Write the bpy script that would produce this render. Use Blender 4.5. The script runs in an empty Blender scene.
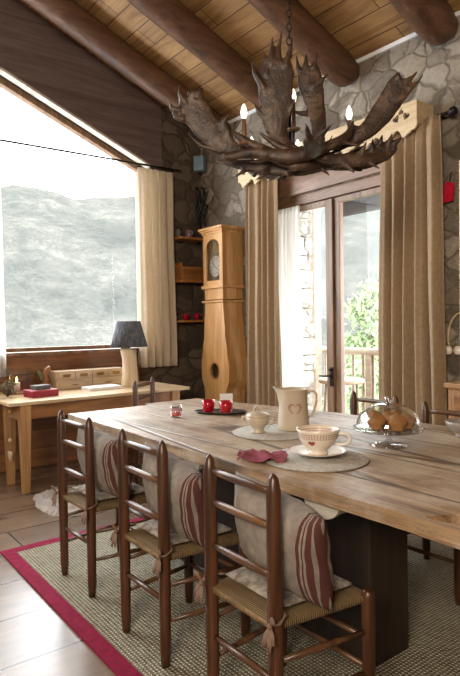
import bpy, bmesh, math, random
from mathutils import Vector, Matrix, noise
from mathutils.geometry import tessellate_polygon
random.seed(7)
PI = math.pi
S = bpy.context.scene
COL = S.collection

# ------------------------------------------------------------------ materials
def lin(h):
    h = h.lstrip('#')
    v = [int(h[i:i+2], 16)/255 for i in (0, 2, 4)]
    return tuple(((c+.055)/1.055)**2.4 if c > .04045 else c/12.92 for c in v) + (1,)

class NT:
    def __init__(s, name):
        s.m = bpy.data.materials.new(name); s.m.use_nodes = True
        s.t = s.m.node_tree; s.t.nodes.clear()
        s.out = s.n('ShaderNodeOutputMaterial')
    def n(s, kind, **kw):
        nd = s.t.nodes.new(kind)
        for k, v in kw.items():
            if k.startswith('_'): setattr(nd, k[1:], v)
            else: nd.inputs[k.replace('__', ' ')].default_value = v
        return nd
    def l(s, a, b): s.t.links.new(a, b)
    def coord(s, scale=(1, 1, 1), kind='Object', rot=(0, 0, 0)):
        c = s.n('ShaderNodeTexCoord'); mp = s.n('ShaderNodeMapping')
        mp.inputs['Scale'].default_value = scale; mp.inputs['Rotation'].default_value = rot
        s.l(c.outputs[kind], mp.inputs['Vector']); return mp.outputs[0]
    def noise(s, vec, scale, detail=4, rough=.55, dist=0):
        nd = s.n('ShaderNodeTexNoise', Scale=scale, Detail=detail, Roughness=rough, Distortion=dist)
        if vec is not None: s.l(vec, nd.inputs['Vector'])
        return nd.outputs['Fac']
    def ramp(s, fac, stops):
        r = s.n('ShaderNodeValToRGB'); e = r.color_ramp.elements
        while len(e) < len(stops): e.new(.5)
        for i, (p, c) in enumerate(stops):
            e[i].position = p; e[i].color = c if len(c) == 4 else (*c, 1)
        s.l(fac, r.inputs[0]); return r.outputs['Color']
    def mix(s, fac, a, b, mode='MIX'):
        m = s.n('ShaderNodeMix', _data_type='RGBA', _blend_type=mode)
        for sock, v in ((m.inputs[0], fac), (m.inputs[6], a), (m.inputs[7], b)):
            if hasattr(v, 'links'): s.l(v, sock)
            else: sock.default_value = v
        return m.outputs[2]
    def math(s, op, a, b=0):
        m = s.n('ShaderNodeMath', _operation=op)
        for sock, v in ((m.inputs[0], a), (m.inputs[1], b)):
            if hasattr(v, 'links'): s.l(v, sock)
            else: sock.default_value = v
        return m.outputs[0]
    def bump(s, h, strength=.3, dist=.01):
        b = s.n('ShaderNodeBump', Strength=strength, Distance=dist); s.l(h, b.inputs['Height']); return b.outputs[0]
    def bsdf(s, color, rough=.6, normal=None, spec=.5, **kw):
        b = s.n('ShaderNodeBsdfPrincipled')
        if hasattr(color, 'links'): s.l(color, b.inputs['Base Color'])
        else: b.inputs['Base Color'].default_value = color
        if hasattr(rough, 'links'): s.l(rough, b.inputs['Roughness'])
        else: b.inputs['Roughness'].default_value = rough
        b.inputs['Specular IOR Level'].default_value = spec
        if normal is not None: s.l(normal, b.inputs['Normal'])
        for k, v in kw.items(): b.inputs[k.replace('__', ' ')].default_value = v
        s.l(b.outputs[0], s.out.inputs['Surface']); return b

def plain(name, c, rough=.6, spec=.5, bump=0, bscale=40, var=.12, **kw):
    t = NT(name); v = t.coord()
    n = t.noise(v, 9, 4)
    a = lin(c); d = tuple(x*(1-var*1.6) for x in a[:3]); e = tuple(min(1, x*(1+var)) for x in a[:3])
    col = t.ramp(n, [(.25, d), (.75, e)])
    nm = t.bump(t.noise(v, bscale, 3), bump, .004) if bump else None
    t.bsdf(col, rough, nm, spec, **kw); return t.m

def wood(name, dark, mid, light, axis='x', rough=.5, scale=1.0, knots=True, bump=.25, grey=None, spec=.5):
    """grain stretched along one axis of the object"""
    t = NT(name)
    st = {'x': (.09, 1, 1), 'y': (1, .09, 1), 'z': (1, 1, .09)}[axis]
    v = t.coord(tuple(k*scale for k in st))
    g1 = t.noise(v, 11, 6, .6, 1.2); g2 = t.noise(v, 60, 4, .65, .4)
    big = t.noise(t.coord((scale, scale, scale)), 2.2, 3)
    col = t.ramp(g1, [(.30, lin(dark)), (.5, lin(mid)), (.72, lin(light))])
    fine = t.ramp(g2, [(.3, (.55, .55, .55)), (.62, (1, 1, 1))])
    col = t.mix(.55, col, fine, 'MULTIPLY')
    col = t.mix(t.math('MULTIPLY', big, .5), col, lin(mid), 'MIX')
    if grey: col = t.mix(t.ramp(t.noise(t.coord((.5, 1.2, 1)), 3.1, 5), [(.42, (0, 0, 0)), (.62, (.75, .75, .75))]), col, lin(grey))
    if knots:
        k = t.n('ShaderNodeTexVoronoi', Scale=3.3*scale); kv = t.coord({'x': (.4, 1, 1), 'y': (1, .4, 1), 'z': (1, 1, .4)}[axis]); t.l(kv, k.inputs['Vector'])
        col = t.mix(t.ramp(k.outputs['Distance'], [(.03, (.75, .75, .75)), (.11, (0, 0, 0))]), col, lin(dark))
    h = t.math('ADD', t.math('MULTIPLY', g1, .6), t.math('MULTIPLY', g2, .4))
    t.bsdf(col, rough, t.bump(h, bump, .004), spec); return t.m

def boards(name, dark, mid, light, along, width, length, gap=.004, rough=.4, spec=.5, grey=None, gapcol='#1a120c', vary=.35):
    """boards laid side by side: brick pattern for the board edges, grain along the board"""
    t = NT(name)
    rot = {'x': (0, 0, 0), 'y': (0, 0, PI/2)}[along]
    v = t.coord((1, 1, 1), 'Object', rot)
    b = t.n('ShaderNodeTexBrick', Scale=1, _offset=.37, _offset_frequency=2)
    b.inputs['Mortar Size'].default_value = gap; b.inputs['Brick Width'].default_value = length
    b.inputs['Row Height'].default_value = width; b.inputs['Mortar Smooth'].default_value = .1
    b.inputs['Color1'].default_value = (1-vary, 1-vary, 1-vary, 1); b.inputs['Color2'].default_value = (1, 1, 1, 1)
    b.inputs['Mortar'].default_value = lin(gapcol)
    t.l(v, b.inputs['Vector'])
    st = {'x': (.1, 1, 1), 'y': (1, .1, 1)}[along]
    gv = t.coord(st)
    # shift the grain per board
    g1 = t.noise(gv, 9, 6, .62, 1.0); g2 = t.noise(gv, 70, 3, .6)
    col = t.ramp(g1, [(.3, lin(dark)), (.52, lin(mid)), (.75, lin(light))])
    col = t.mix(.45, col, t.ramp(g2, [(.3, (.5, .5, .5)), (.6, (1, 1, 1))]), 'MULTIPLY')
    k = t.n('ShaderNodeTexVoronoi', Scale=2.6); t.l(t.coord({'x': (.35, 1, 1), 'y': (1, .35, 1)}[along]), k.inputs['Vector'])
    col = t.mix(t.ramp(k.outputs['Distance'], [(.04, (.7, .7, .7)), (.12, (0, 0, 0))]), col, lin(dark))
    if grey: col = t.mix(t.ramp(t.noise(t.coord(), 1.3, 4), [(.35, (.2, .2, .2)), (.65, (.8, .8, .8))]), col, lin(grey))
    col = t.mix(1, col, b.outputs['Color'], 'MULTIPLY')
    h = t.math('ADD', t.math('MULTIPLY', t.math('SUBTRACT', 1, b.outputs['Fac']), 1.0), t.math('MULTIPLY', g1, .18))
    t.bsdf(col, rough, t.bump(h, .35, .006), spec); return t.m

def stone(name, cols, mortar, scale=3.2, stretch=(1, 1, 1.35), bump=1.0, dist=.06):
    t = NT(name); v0 = t.coord(stretch)
    wob = t.n('ShaderNodeTexNoise', Scale=3.0, Detail=4); t.l(v0, wob.inputs['Vector'])
    mv = t.n('ShaderNodeMix', _data_type='VECTOR'); mv.inputs[0].default_value = .22
    t.l(v0, mv.inputs[4]); t.l(wob.outputs['Color'], mv.inputs[5]); v = mv.outputs[1]
    vc = t.n('ShaderNodeTexVoronoi', Scale=scale*1.28); t.l(v, vc.inputs['Vector'])
    ve = t.n('ShaderNodeTexVoronoi', Scale=scale*1.28, _feature='DISTANCE_TO_EDGE'); t.l(v, ve.inputs['Vector'])
    sep = t.n('ShaderNodeSeparateColor'); t.l(vc.outputs['Color'], sep.inputs[0])
    col = t.ramp(sep.outputs[0], [(i/(len(cols)-1), lin(c)) for i, c in enumerate(cols)])
    fn = t.noise(t.coord(), 26, 6, .7)
    col = t.mix(.6, col, t.ramp(fn, [(.25, (.45, .45, .45)), (.7, (1.1, 1.1, 1.1))]), 'MULTIPLY')
    edge = t.ramp(ve.outputs['Distance'], [(.02, (0, 0, 0)), (.085, (1, 1, 1))])
    col = t.mix(edge, lin(mortar), col)
    hh = t.ramp(ve.outputs['Distance'], [(.0, (0, 0, 0)), (.10, (.65, .65, .65)), (.34, (1, 1, 1))])
    h = t.math('ADD', hh, t.math('MULTIPLY', fn, .22))
    t.bsdf(col, .92, t.bump(h, bump, dist), .2); return t.m

def cloth(name, c, c2=None, scale=260, rough=.95, bump=.25, trans=0):
    t = NT(name); v = t.coord()
    n = t.noise(v, 30, 5); f = t.noise(v, scale, 3, .7)
    col = t.ramp(n, [(.3, lin(c2 or c)), (.7, lin(c))])
    h = t.math('ADD', f, n)
    b = t.bsdf(col, rough, t.bump(h, bump, .002), .15)
    if trans:
        tr = t.n('ShaderNodeBsdfTranslucent'); t.l(col, tr.inputs['Color'])
        mx = t.n('ShaderNodeMixShader', Fac=trans); t.l(b.outputs[0], mx.inputs[1]); t.l(tr.outputs[0], mx.inputs[2])
        t.l(mx.outputs[0], t.out.inputs['Surface'])
    return t.m

def glass(name, tint=(1, 1, 1, 1), strength=1.0, base=.045, power=4, edge=.75):
    t = NT(name)
    lw = t.n('ShaderNodeLayerWeight', Blend=.5); fa = t.math('ADD', base, t.math('MULTIPLY', t.math('POWER', lw.outputs['Facing'], power), edge))
    tr = t.n('ShaderNodeBsdfTransparent', Color=tint); gl = t.n('ShaderNodeBsdfGlossy', Roughness=.02)
    mx = t.n('ShaderNodeMixShader'); t.l(t.math('MULTIPLY', fa, strength), mx.inputs[0])
    t.l(tr.outputs[0], mx.inputs[1]); t.l(gl.outputs[0], mx.inputs[2]); t.l(mx.outputs[0], t.out.inputs['Surface']); return t.m

def sheer(name, c, alpha):
    t = NT(name)
    tr = t.n('ShaderNodeBsdfTransparent'); d = t.n('ShaderNodeBsdfDiffuse', Color=lin(c)); tl = t.n('ShaderNodeBsdfTranslucent', Color=lin(c))
    m1 = t.n('ShaderNodeMixShader', Fac=.6); t.l(d.outputs[0], m1.inputs[1]); t.l(tl.outputs[0], m1.inputs[2])
    m2 = t.n('ShaderNodeMixShader', Fac=alpha); t.l(tr.outputs[0], m2.inputs[1]); t.l(m1.outputs[0], m2.inputs[2])
    t.l(m2.outputs[0], t.out.inputs['Surface']); return t.m

def emit(name, c, st):
    t = NT(name); e = t.n('ShaderNodeEmission', Color=lin(c), Strength=st); t.l(e.outputs[0], t.out.inputs['Surface']); return t.m

M = {}
M['stone'] = stone('grey_fieldstone', ['#766e64', '#938a7d', '#675e54', '#857868', '#9e9588', '#7b7167'], '#766d61', scale=4.6, bump=.65, dist=.035)
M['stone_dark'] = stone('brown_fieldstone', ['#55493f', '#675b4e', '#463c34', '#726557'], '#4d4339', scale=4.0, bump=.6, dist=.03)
M['stone_pale'] = stone('pale_outdoor_stone', ['#cfcac0', '#dedad2', '#bdb7ab', '#d6d0c5'], '#b5afa3', scale=2.6)
M['floor'] = boards('floor_boards', '#3b2a1e', '#6d5139', '#8d6f52', 'y', .405, 3.1, gap=.006, rough=.27, spec=.7, grey='#86705c')
M['ceiling'] = boards('ceiling_boards', '#74522f', '#a37d50', '#b89467', 'x', .195, 2.1, gap=.004, rough=.55, gapcol='#54361c', vary=.28)
M['log'] = wood('dark_log', '#2e1c12', '#573a27', '#775640', 'y', .5, 1.0, True, .8)
M['beam'] = wood('dark_beam', '#4a3d3b', '#665654', '#786865', 'y', .5, .8, True, .3)
def mat_table():
    t = NT('weathered_plank_top')
    v = t.coord((.06, 1, 1)); v2 = t.coord((.02, 1, 1))
    g1 = t.noise(v, 13, 8, .7, 1.4); g2 = t.noise(v, 85, 4, .7, .3); blot = t.noise(t.coord(), 3.0, 5, .65); pit = t.noise(t.coord((.35, 1, 1)), 55, 4, .7)
    col = t.ramp(g1, [(.30, lin('#543d2a')), (.45, lin('#85694b')), (.60, lin('#a58969')), (.76, lin('#bea98a'))])
    col = t.mix(.6, col, t.ramp(g2, [(.32, (.42, .40, .38)), (.58, (1, 1, 1))]), 'MULTIPLY')
    col = t.mix(t.ramp(blot, [(.42, (0, 0, 0)), (.62, (.65, .65, .65))]), col, lin('#b9ac9a'))
    col = t.mix(t.ramp(pit, [(.30, (.7, .7, .7)), (.40, (0, 0, 0))]), col, lin('#4d3625'))
    # long cracks between the planks
    w = t.n('ShaderNodeTexVoronoi', Scale=5.2, _feature='DISTANCE_TO_EDGE', _voronoi_dimensions='2D'); wv = t.coord((.045, .85, 1)); t.l(wv, w.inputs['Vector'])
    crack = t.ramp(w.outputs['Distance'], [(.012, (1, 1, 1)), (.035, (0, 0, 0))])
    col = t.mix(t.math('MULTIPLY', crack, .8), col, lin('#3d2a1c'))
    h = t.math('SUBTRACT', t.math('ADD', t.math('MULTIPLY', g1, .7), t.math('MULTIPLY', g2, .5)), t.math('MULTIPLY', crack, .8))
    t.bsdf(col, t.ramp(g2, [(.3, (.55, .55, .55)), (.7, (.36, .36, .36))]), t.bump(h, .7, .006), .6); return t.m
M['table'] = mat_table()
M['table_edge'] = wood('table_edge', '#5f422b', '#9c7750', '#bd9a70', 'x', .5, 1.0, True, .5)
M['pedestal'] = wood('dark_pedestal', '#180f0a', '#2b1d13', '#3d2a1c', 'z', .7, 1.0, True, .5)
M['chair'] = wood('chair_wood', '#28150b', '#4a2c1a', '#6b442a', 'z', .36, 1.6, False, .25)
M['chair_rung'] = wood('chair_rung_wood', '#2f1e13', '#583c28', '#83623f', 'x', .34, 1.6, False, .2)
M['pine'] = wood('honey_pine', '#9c6c38', '#c08f57', '#d0a672', 'z', .38, 1.0, True, .15)
M['desk'] = wood('desk_pine', '#573720', '#895c35', '#a67a4c', 'y', .42, 1.0, True, .2)
M['desk_leg'] = wood('desk_leg_pine', '#6f4c2c', '#a57b4d', '#c0996a', 'z', .45, 1.0, True, .2)
M['panel'] = boards('panel_boards', '#43291a', '#79502f', '#94693f', 'y', .2, 2.4, gap=.005, rough=.5)
M['frame'] = wood('door_frame_wood', '#543d2b', '#85674e', '#a08268', 'z', .45, 1.2, False, .2)
M['frame_h'] = wood('door_header_wood', '#543c2a', '#83624a', '#a1826a', 'x', .45, 1.2, False, .2)
M['pale_wood'] = wood('pale_cut_wood', '#a78b65', '#cbb38d', '#dbc7a5', 'x', .55, 1.2, True, .15)
M['trunk'] = wood('peeled_trunk', '#a58a68', '#cdb592', '#e2d0b3', 'z', .65, 1.5, True, .4)
M['shelf'] = wood('shelf_wood', '#5c3519', '#94602f', '#b27c47', 'y', .45, 1.2, False, .15)
M['box_wood'] = wood('box_drawer_wood', '#8d7458', '#b89f80', '#cdb799', 'y', .6, 1.5, False, .15)
M['grey_wood'] = wood('grey_driftwood', '#8d857a', '#b8b0a4', '#cfc8bd', 'x', .7, 1.2, False, .4)
M['antler'] = None
M['curtain'] = cloth('sand_curtain', '#a58f75', '#968067', trans=.08, bump=.1)
M['curtain_cream'] = cloth('cream_curtain', '#e4d9c8', '#dbcfbb', trans=.45, bump=.1)
M['linen'] = cloth('grey_linen', '#a79d92', '#958a7f')
M['tie'] = cloth('tan_ribbon', '#80695a', '#6f594b')
M['sheer'] = sheer('white_sheer', '#f2f0ec', .62)
M['black'] = plain('black_iron', '#171412', .5)
M['iron'] = plain('dark_iron', '#2a2522', .45, Metallic=.7)
M['white'] = plain('white_china', '#d9d2c8', .18, .5, var=.03)
M['cream'] = plain('cream_enamel', '#b9ab97', .3, var=.06)
M['candle'] = plain('candle_sleeve', '#6a4b33', .55)
M['bulb'] = emit('frosted_bulb', '#fff4e2', 1.6)
M['glass'] = glass('window_glass', base=.012, power=5)
M['dome'] = glass('dome_glass', (.93, .94, .94, 1), 1.0, .09, 1.7, .85)
M['redglass'] = plain('red_glass', '#b8102a', .08, .6, var=.05, Transmission__Weight=.25)
M['clearglass'] = glass('clear_glass', (.975, .975, .97, 1), 1.0, .05, 3, .8)
M['wax'] = plain('wax', '#e9dcc4', .5, var=.03)
M['redwax'] = plain('red_wax', '#d03a40', .35, var=.08)
M['redbox'] = plain('red_box', '#8e1d2c', .5, var=.1)
M['redcloth'] = cloth('red_cloth', '#c0203c', '#a5142e')
M['napkin'] = cloth('dusty_pink_cloth', '#8f5360', '#763f4d')
M['muffin'] = plain('muffin_crust', '#a3713f', .75, bump=.9, bscale=55, var=.3)
M['tray'] = plain('dark_tray', '#2b2422', .35)
M['blue'] = plain('blue_grey_plastic', '#6f8595', .5)
M['purple'] = plain('mauve_glaze', '#75606e', .3)
M['green'] = plain('dry_green_leaf', '#6d7150', .8, var=.3)
M['grey_lid'] = plain('grey_box', '#5a5350', .6)
M['paper'] = plain('white_paper', '#dcdde0', .6, var=.03)
M['lampshade'] = None
M['brass'] = plain('old_brass', '#8a6a3a', .35, Metallic=.9)

def mat_antler():
    t = NT('moose_antler'); v = t.coord()
    n = t.noise(v, 14, 6, .65, .6); f = t.noise(v, 90, 4, .6)
    col = t.ramp(n, [(.28, lin('#1b120c')), (.52, lin('#38271c')), (.80, lin('#735a45'))])
    t.bsdf(col, .42, t.bump(t.math('ADD', n, t.math('MULTIPLY', f, .4)), .6, .012), .5); return t.m
M['antler'] = mat_antler()

def mat_shade():
    t = NT('charcoal_pleated_shade'); c = t.n('ShaderNodeTexCoord')
    sp = t.n('ShaderNodeSeparateXYZ'); t.l(c.outputs['Object'], sp.inputs[0])
    ang = t.math('ARCTAN2', sp.outputs[1], sp.outputs[0])
    w = t.math('SINE', t.math('MULTIPLY', ang, 60))
    n = t.noise(t.coord((1, 1, .15)), 45, 4)
    col = t.ramp(n, [(.3, lin('#3a3b40')), (.7, lin('#6c6e74'))])
    t.bsdf(col, .9, t.bump(t.math('ADD', w, n), .5, .004), .2); return t.m
M['lampshade'] = mat_shade()

def mat_rug():
    t = NT('sisal_weave'); v = t.coord((1, 1, 1), 'Object', (0, 0, PI/4))
    ch = t.n('ShaderNodeTexChecker', Scale=46); t.l(v, ch.inputs['Vector'])
    w1 = t.n('ShaderNodeTexWave', Scale=18, _bands_direction='X', Distortion=.6); t.l(t.coord((1, 1, 1)), w1.inputs['Vector'])
    w2 = t.n('ShaderNodeTexWave', Scale=18, _bands_direction='Y', Distortion=.6); t.l(t.coord((1, 1, 1)), w2.inputs['Vector'])
    n = t.noise(t.coord(), 35, 5, .7)
    k = t.math('MULTIPLY', w1.outputs['Fac'], w2.outputs['Fac'])
    k = t.math('ADD', t.math('MULTIPLY', k, .7), t.math('MULTIPLY', n, .5))
    col = t.ramp(k, [(.18, lin('#5d5644')), (.42, lin('#97907c')), (.75, lin('#c2bba8'))])
    t.bsdf(col, .95, t.bump(k, .8, .012), .1); return t.m
M['rug'] = mat_rug()
M['rug_border'] = cloth('crimson_rug_border', '#8a2040', '#74162f', scale=120, bump=.4)

def mat_rush():
    t = NT('woven_rush'); v = t.coord()
    w = t.n('ShaderNodeTexWave', Scale=42, Distortion=1.6, Detail=3, _bands_direction='Y'); t.l(v, w.inputs['Vector'])
    n = t.noise(t.coord((.3, 3, 1)), 30, 4)
    col = t.ramp(t.math('ADD', t.math('MULTIPLY', w.outputs['Fac'], .6), t.math('MULTIPLY', n, .5)), [(.2, lin('#4b3b26')), (.5, lin('#725d40')), (.85, lin('#937c5a'))])
    t.bsdf(col, .8, t.bump(w.outputs['Fac'], .7, .008), .2); return t.m
M['rush'] = mat_rush()

def mat_pillow():
    """linen with a band of dark red stripes near one side"""
    t = NT('striped_linen'); c = t.n('ShaderNodeTexCoord'); sp = t.n('ShaderNodeSeparateXYZ'); t.l(c.outputs['Object'], sp.inputs[0])
    x = sp.outputs[0]
    n = t.noise(t.coord(), 28, 5)
    base = t.ramp(n, [(.3, lin('#7b726a')), (.7, lin('#938a80'))])
    mask = None
    for a, b in ((.158, .168), (.174, .178), (.184, .198), (.203, .216)):
        q = t.math('MULTIPLY', t.math('GREATER_THAN', x, a), t.math('LESS_THAN', x, b))
        mask = q if mask is None else t.math('ADD', mask, q)
    col = t.mix(t.math('MULTIPLY', mask, .9), base, lin('#4f2625'))
    w = t.n('ShaderNodeTexWave', Scale=240, _bands_direction='X'); t.l(c.outputs['Object'], w.inputs['Vector'])
    t.bsdf(col, .95, t.bump(t.math('ADD', w.outputs['Fac'], n), .25, .003), .1); return t.m
M['pillow'] = mat_pillow()

def mat_patch():
    t = NT('floral_linen'); v = t.coord()
    n = t.noise(v, 24, 4, .6, .8)
    col = t.ramp(n, [(.38, lin('#736a61')), (.5, lin('#8d847a')), (.62, lin('#aaa196'))])
    t.bsdf(col, .95, t.bump(t.noise(v, 70, 3), .4, .004), .1); return t.m
M['floral'] = mat_patch()

def mat_placemat():
    t = NT('woven_placemat'); c = t.n('ShaderNodeTexCoord'); sp = t.n('ShaderNodeSeparateXYZ'); t.l(c.outputs['Object'], sp.inputs[0])
    r = t.math('SQRT', t.math('ADD', t.math('MULTIPLY', sp.outputs[0], sp.outputs[0]), t.math('MULTIPLY', sp.outputs[1], sp.outputs[1])))
    w = t.math('SINE', t.math('MULTIPLY', r, 700)); n = t.noise(t.coord(), 60, 4)
    col = t.ramp(n, [(.3, lin('#a5a198')), (.7, lin('#cac6bc'))])
    t.bsdf(col, .9, t.bump(t.math('ADD', w, n), .6, .003), .1); return t.m
M['placemat'] = mat_placemat()

def mat_cup(bz0, bz1):
    """cream china with a red checked band below the rim"""
    t = NT('banded_china'); c = t.n('ShaderNodeTexCoord'); sp = t.n('ShaderNodeSeparateXYZ'); t.l(c.outputs['Object'], sp.inputs[0])
    ang = t.math('ARCTAN2', sp.outputs[1], sp.outputs[0]); z = sp.outputs[2]
    a = t.math('GREATER_THAN', t.math('SINE', t.math('MULTIPLY', ang, 44)), -.2)
    z1 = t.math('GREATER_THAN', t.math('SINE', t.math('MULTIPLY', z, 700)), -.3)
    band = t.math('MULTIPLY', t.math('GREATER_THAN', z, bz0), t.math('LESS_THAN', z, bz1))
    rad = t.math('ADD', t.math('MULTIPLY', sp.outputs[0], sp.outputs[0]), t.math('MULTIPLY', sp.outputs[1], sp.outputs[1]))
    band = t.math('MULTIPLY', band, t.math('GREATER_THAN', rad, .0050))
    f = t.math('MULTIPLY', t.math('MULTIPLY', a, z1), band)
    col = t.mix(t.math('MULTIPLY', f, .8), lin('#d5cabb'), lin('#7e2233'))
    t.bsdf(col, .2, None, .5); return t.m
M['cup'] = mat_cup(.072, .098)
M['motif'] = plain('faded_red_print', '#a58374', .35, var=.15)
M['motif_red'] = plain('red_print', '#8c3440', .3, var=.15)

def mat_hill():
    t = NT('wooded_hillside'); v = t.coord((1, 1, 1))
    n1 = t.noise(v, .012, 6, .6); n2 = t.noise(v, .09, 6, .7); n3 = t.noise(v, .55, 4, .7)
    col = t.ramp(t.math('ADD', t.math('MULTIPLY', n1, .45), t.math('ADD', t.math('MULTIPLY', n2, .35), t.math('MULTIPLY', n3, .3))),
                 [(.43, lin('#373937')), (.52, lin('#434441')), (.59, lin('#4c4c48')), (.69, lin('#605f59'))])
    t.bsdf(col, 1, None, 0); return t.m
M['hill'] = mat_hill()
M['leaf'] = plain('leaf_green', '#76875c', .7, var=.4)
M['bark'] = plain('bark', '#5c4a3c', .9)
M['deck'] = boards('balcony_boards', '#8a7a68', '#b0a08c', '#c4b7a5', 'x', .14, 2, gap=.006, rough=.7)
M['rail_wood'] = wood('weathered_rail', '#776654', '#a08f7b', '#bcae9c', 'x', .7, 1, False, .2)
M['plaster'] = plain('pale_plaster', '#b7a48c', .9, var=.06)
M['skin_fur'] = plain('fleece', '#a49a91', 1, .05, var=.12)
M['wicker'] = mat_rush()

# ------------------------------------------------------------------ mesh builder
class MB:
    def __init__(s): s.b = bmesh.new()
    def _add(s, vs, fs, smooth=True):
        bv = [s.b.verts.new(v) for v in vs]
        for f in fs:
            try: fc = s.b.faces.new([bv[i] for i in f]); fc.smooth = smooth
            except ValueError: pass
        return bv
    def box(s, lo, hi, bevel=0.0, mtx=None, taper=None):
        x0, y0, z0 = lo; x1, y1, z1 = hi
        vs = [Vector(p) for p in ((x0,y0,z0),(x1,y0,z0),(x1,y1,z0),(x0,y1,z0),(x0,y0,z1),(x1,y0,z1),(x1,y1,z1),(x0,y1,z1))]
        if taper:                       # shrink the foot about its centre
            cx, cy = (x0+x1)/2, (y0+y1)/2
            for v in vs[:4]: v.x = cx+(v.x-cx)*taper; v.y = cy+(v.y-cy)*taper
        if mtx: vs = [mtx @ v for v in vs]
        t = bmesh.new(); bv = [t.verts.new(v) for v in vs]
        for f in ((3,2,1,0),(4,5,6,7),(0,1,5,4),(1,2,6,5),(2,3,7,6),(3,0,4,7)): t.faces.new([bv[i] for i in f])
        if bevel: bmesh.ops.bevel(t, geom=list(t.edges), offset=bevel, segments=2, affect='EDGES', profile=.6)
        t.verts.index_update()
        s._add([v.co.copy() for v in t.verts], [[v.index for v in f.verts] for f in t.faces], False); t.free(); return s
    def tube(s, pts, rad, seg=10, flat=None, cap=True):
        """tapered tube along pts; flat = list of (width scale) pairs or None. rad: number, list, or list of (rw, rt)"""
        pts = [Vector(p) for p in pts]; n = len(pts)
        if not isinstance(rad, (list, tuple)): rad = [rad]*n
        up = Vector((0, 0, 1)) if flat is None else Vector(flat)
        rings = []; vs = []
        prev = None
        for i, p in enumerate(pts):
            d = (pts[min(i+1, n-1)]-pts[max(i-1, 0)]).normalized()
            if flat is None:
                if prev is None:
                    a = d.cross(up if abs(d.z) < .9 else Vector((1, 0, 0))).normalized()
                else: a = (prev-d*prev.dot(d)).normalized()
                prev = a
                bb = d.cross(a)
            else:
                bb = (up-d*up.dot(d)).normalized(); a = d.cross(bb)
            rw, rt = rad[i] if isinstance(rad[i], (list, tuple)) else (rad[i], rad[i])
            for k in range(seg):
                th = 2*PI*k/seg; vs.append(p+a*rw*math.cos(th)+bb*rt*math.sin(th))
        fs = [(i*seg+k, i*seg+(k+1) % seg, (i+1)*seg+(k+1) % seg, (i+1)*seg+k) for i in range(n-1) for k in range(seg)]
        bv = s._add(vs, fs, True)
        if cap:
            for st, rev in ((0, True), ((n-1)*seg, False)):
                loop = bv[st:st+seg]
                try: s.b.faces.new(loop[::-1] if rev else loop)
                except ValueError: pass
        return s
    def ctube(s, pts, rad, seg=10, sub=5, **kw):
        P = [Vector(p) for p in pts]; n = len(P); rr = rad if isinstance(rad, (list, tuple)) else [rad]*n
        tw = lambda a: a if isinstance(a, (list, tuple)) else (a, a)
        q, r2 = [], []
        for i in range(n-1):
            p0, p1, p2, p3 = P[max(i-1, 0)], P[i], P[i+1], P[min(i+2, n-1)]
            for k in range(sub):
                t = k/sub; q.append(.5*((2*p1)+(p2-p0)*t+(2*p0-5*p1+4*p2-p3)*t**2+(-p0+3*p1-3*p2+p3)*t**3))
                a, b = tw(rr[i]), tw(rr[i+1]); r2.append((a[0]+(b[0]-a[0])*t, a[1]+(b[1]-a[1])*t))
        q.append(P[-1]); r2.append(tw(rr[-1])); return s.tube(q, r2, seg, **kw)
    def lathe(s, prof, c=(0, 0, 0), seg=32, sx=1, sy=1, closed=False, mtx=None, cap=True):
        """prof: (r, z) pairs from bottom to top"""
        vs = []; c = Vector(c)
        for r, z in prof:
            for k in range(seg):
                th = 2*PI*k/seg; v = Vector((r*math.cos(th)*sx, r*math.sin(th)*sy, z))+c
                vs.append(mtx @ v if mtx else v)
        n = len(prof)
        fs = [(i*seg+k, i*seg+(k+1) % seg, (i+1)*seg+(k+1) % seg, (i+1)*seg+k) for i in range(n-1) for k in range(seg)]
        if closed: fs += [((n-1)*seg+k, (n-1)*seg+(k+1) % seg, (k+1) % seg, k) for k in range(seg)]
        bv = s._add(vs, fs, True)
        if not closed and cap:
            for st, rev, r in ((0, True, prof[0][0]), ((n-1)*seg, False, prof[-1][0])):
                loop = bv[st:st+seg]
                if r > 1e-6:
                    try: f = s.b.faces.new(loop[::-1] if rev else loop); f.smooth = False
                    except ValueError: pass
        return s
    def plate(s, outline, holes=(), t=.02, mtx=None, smooth=False):
        """outline in (u, v) extruded along w by t; mtx maps (u, v, w)"""
        loops = [[Vector((p[0], p[1], 0)) for p in outline]]+[[Vector((p[0], p[1], 0)) for p in h] for h in holes]
        tris = tessellate_polygon(loops); flat = [v for l in loops for v in l]; n = len(flat)
        vs = flat+[v+Vector((0, 0, t)) for v in flat]
        if mtx: vs = [mtx @ v for v in vs]
        fs = [tuple(i for i in tr) for tr in tris]+[tuple(i+n for i in reversed(tr)) for tr in tris]
        o = 0
        for l in loops:
            m = len(l)
            fs += [(o+i, o+(i+1) % m, o+(i+1) % m+n, o+i+n) for i in range(m)]; o += m
        s._add(vs, fs, smooth); return s
    def grid(s, fn, nu, nv, smooth=True, wrap=False):
        vs = [fn(i/nu, j/nv) for j in range(nv+1) for i in range(nu+1)]
        w = nu+1
        fs = [(j*w+i, j*w+i+1, (j+1)*w+i+1, (j+1)*w+i) for j in range(nv) for i in range(nu)]
        s._add(vs, fs, smooth); return s
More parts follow.
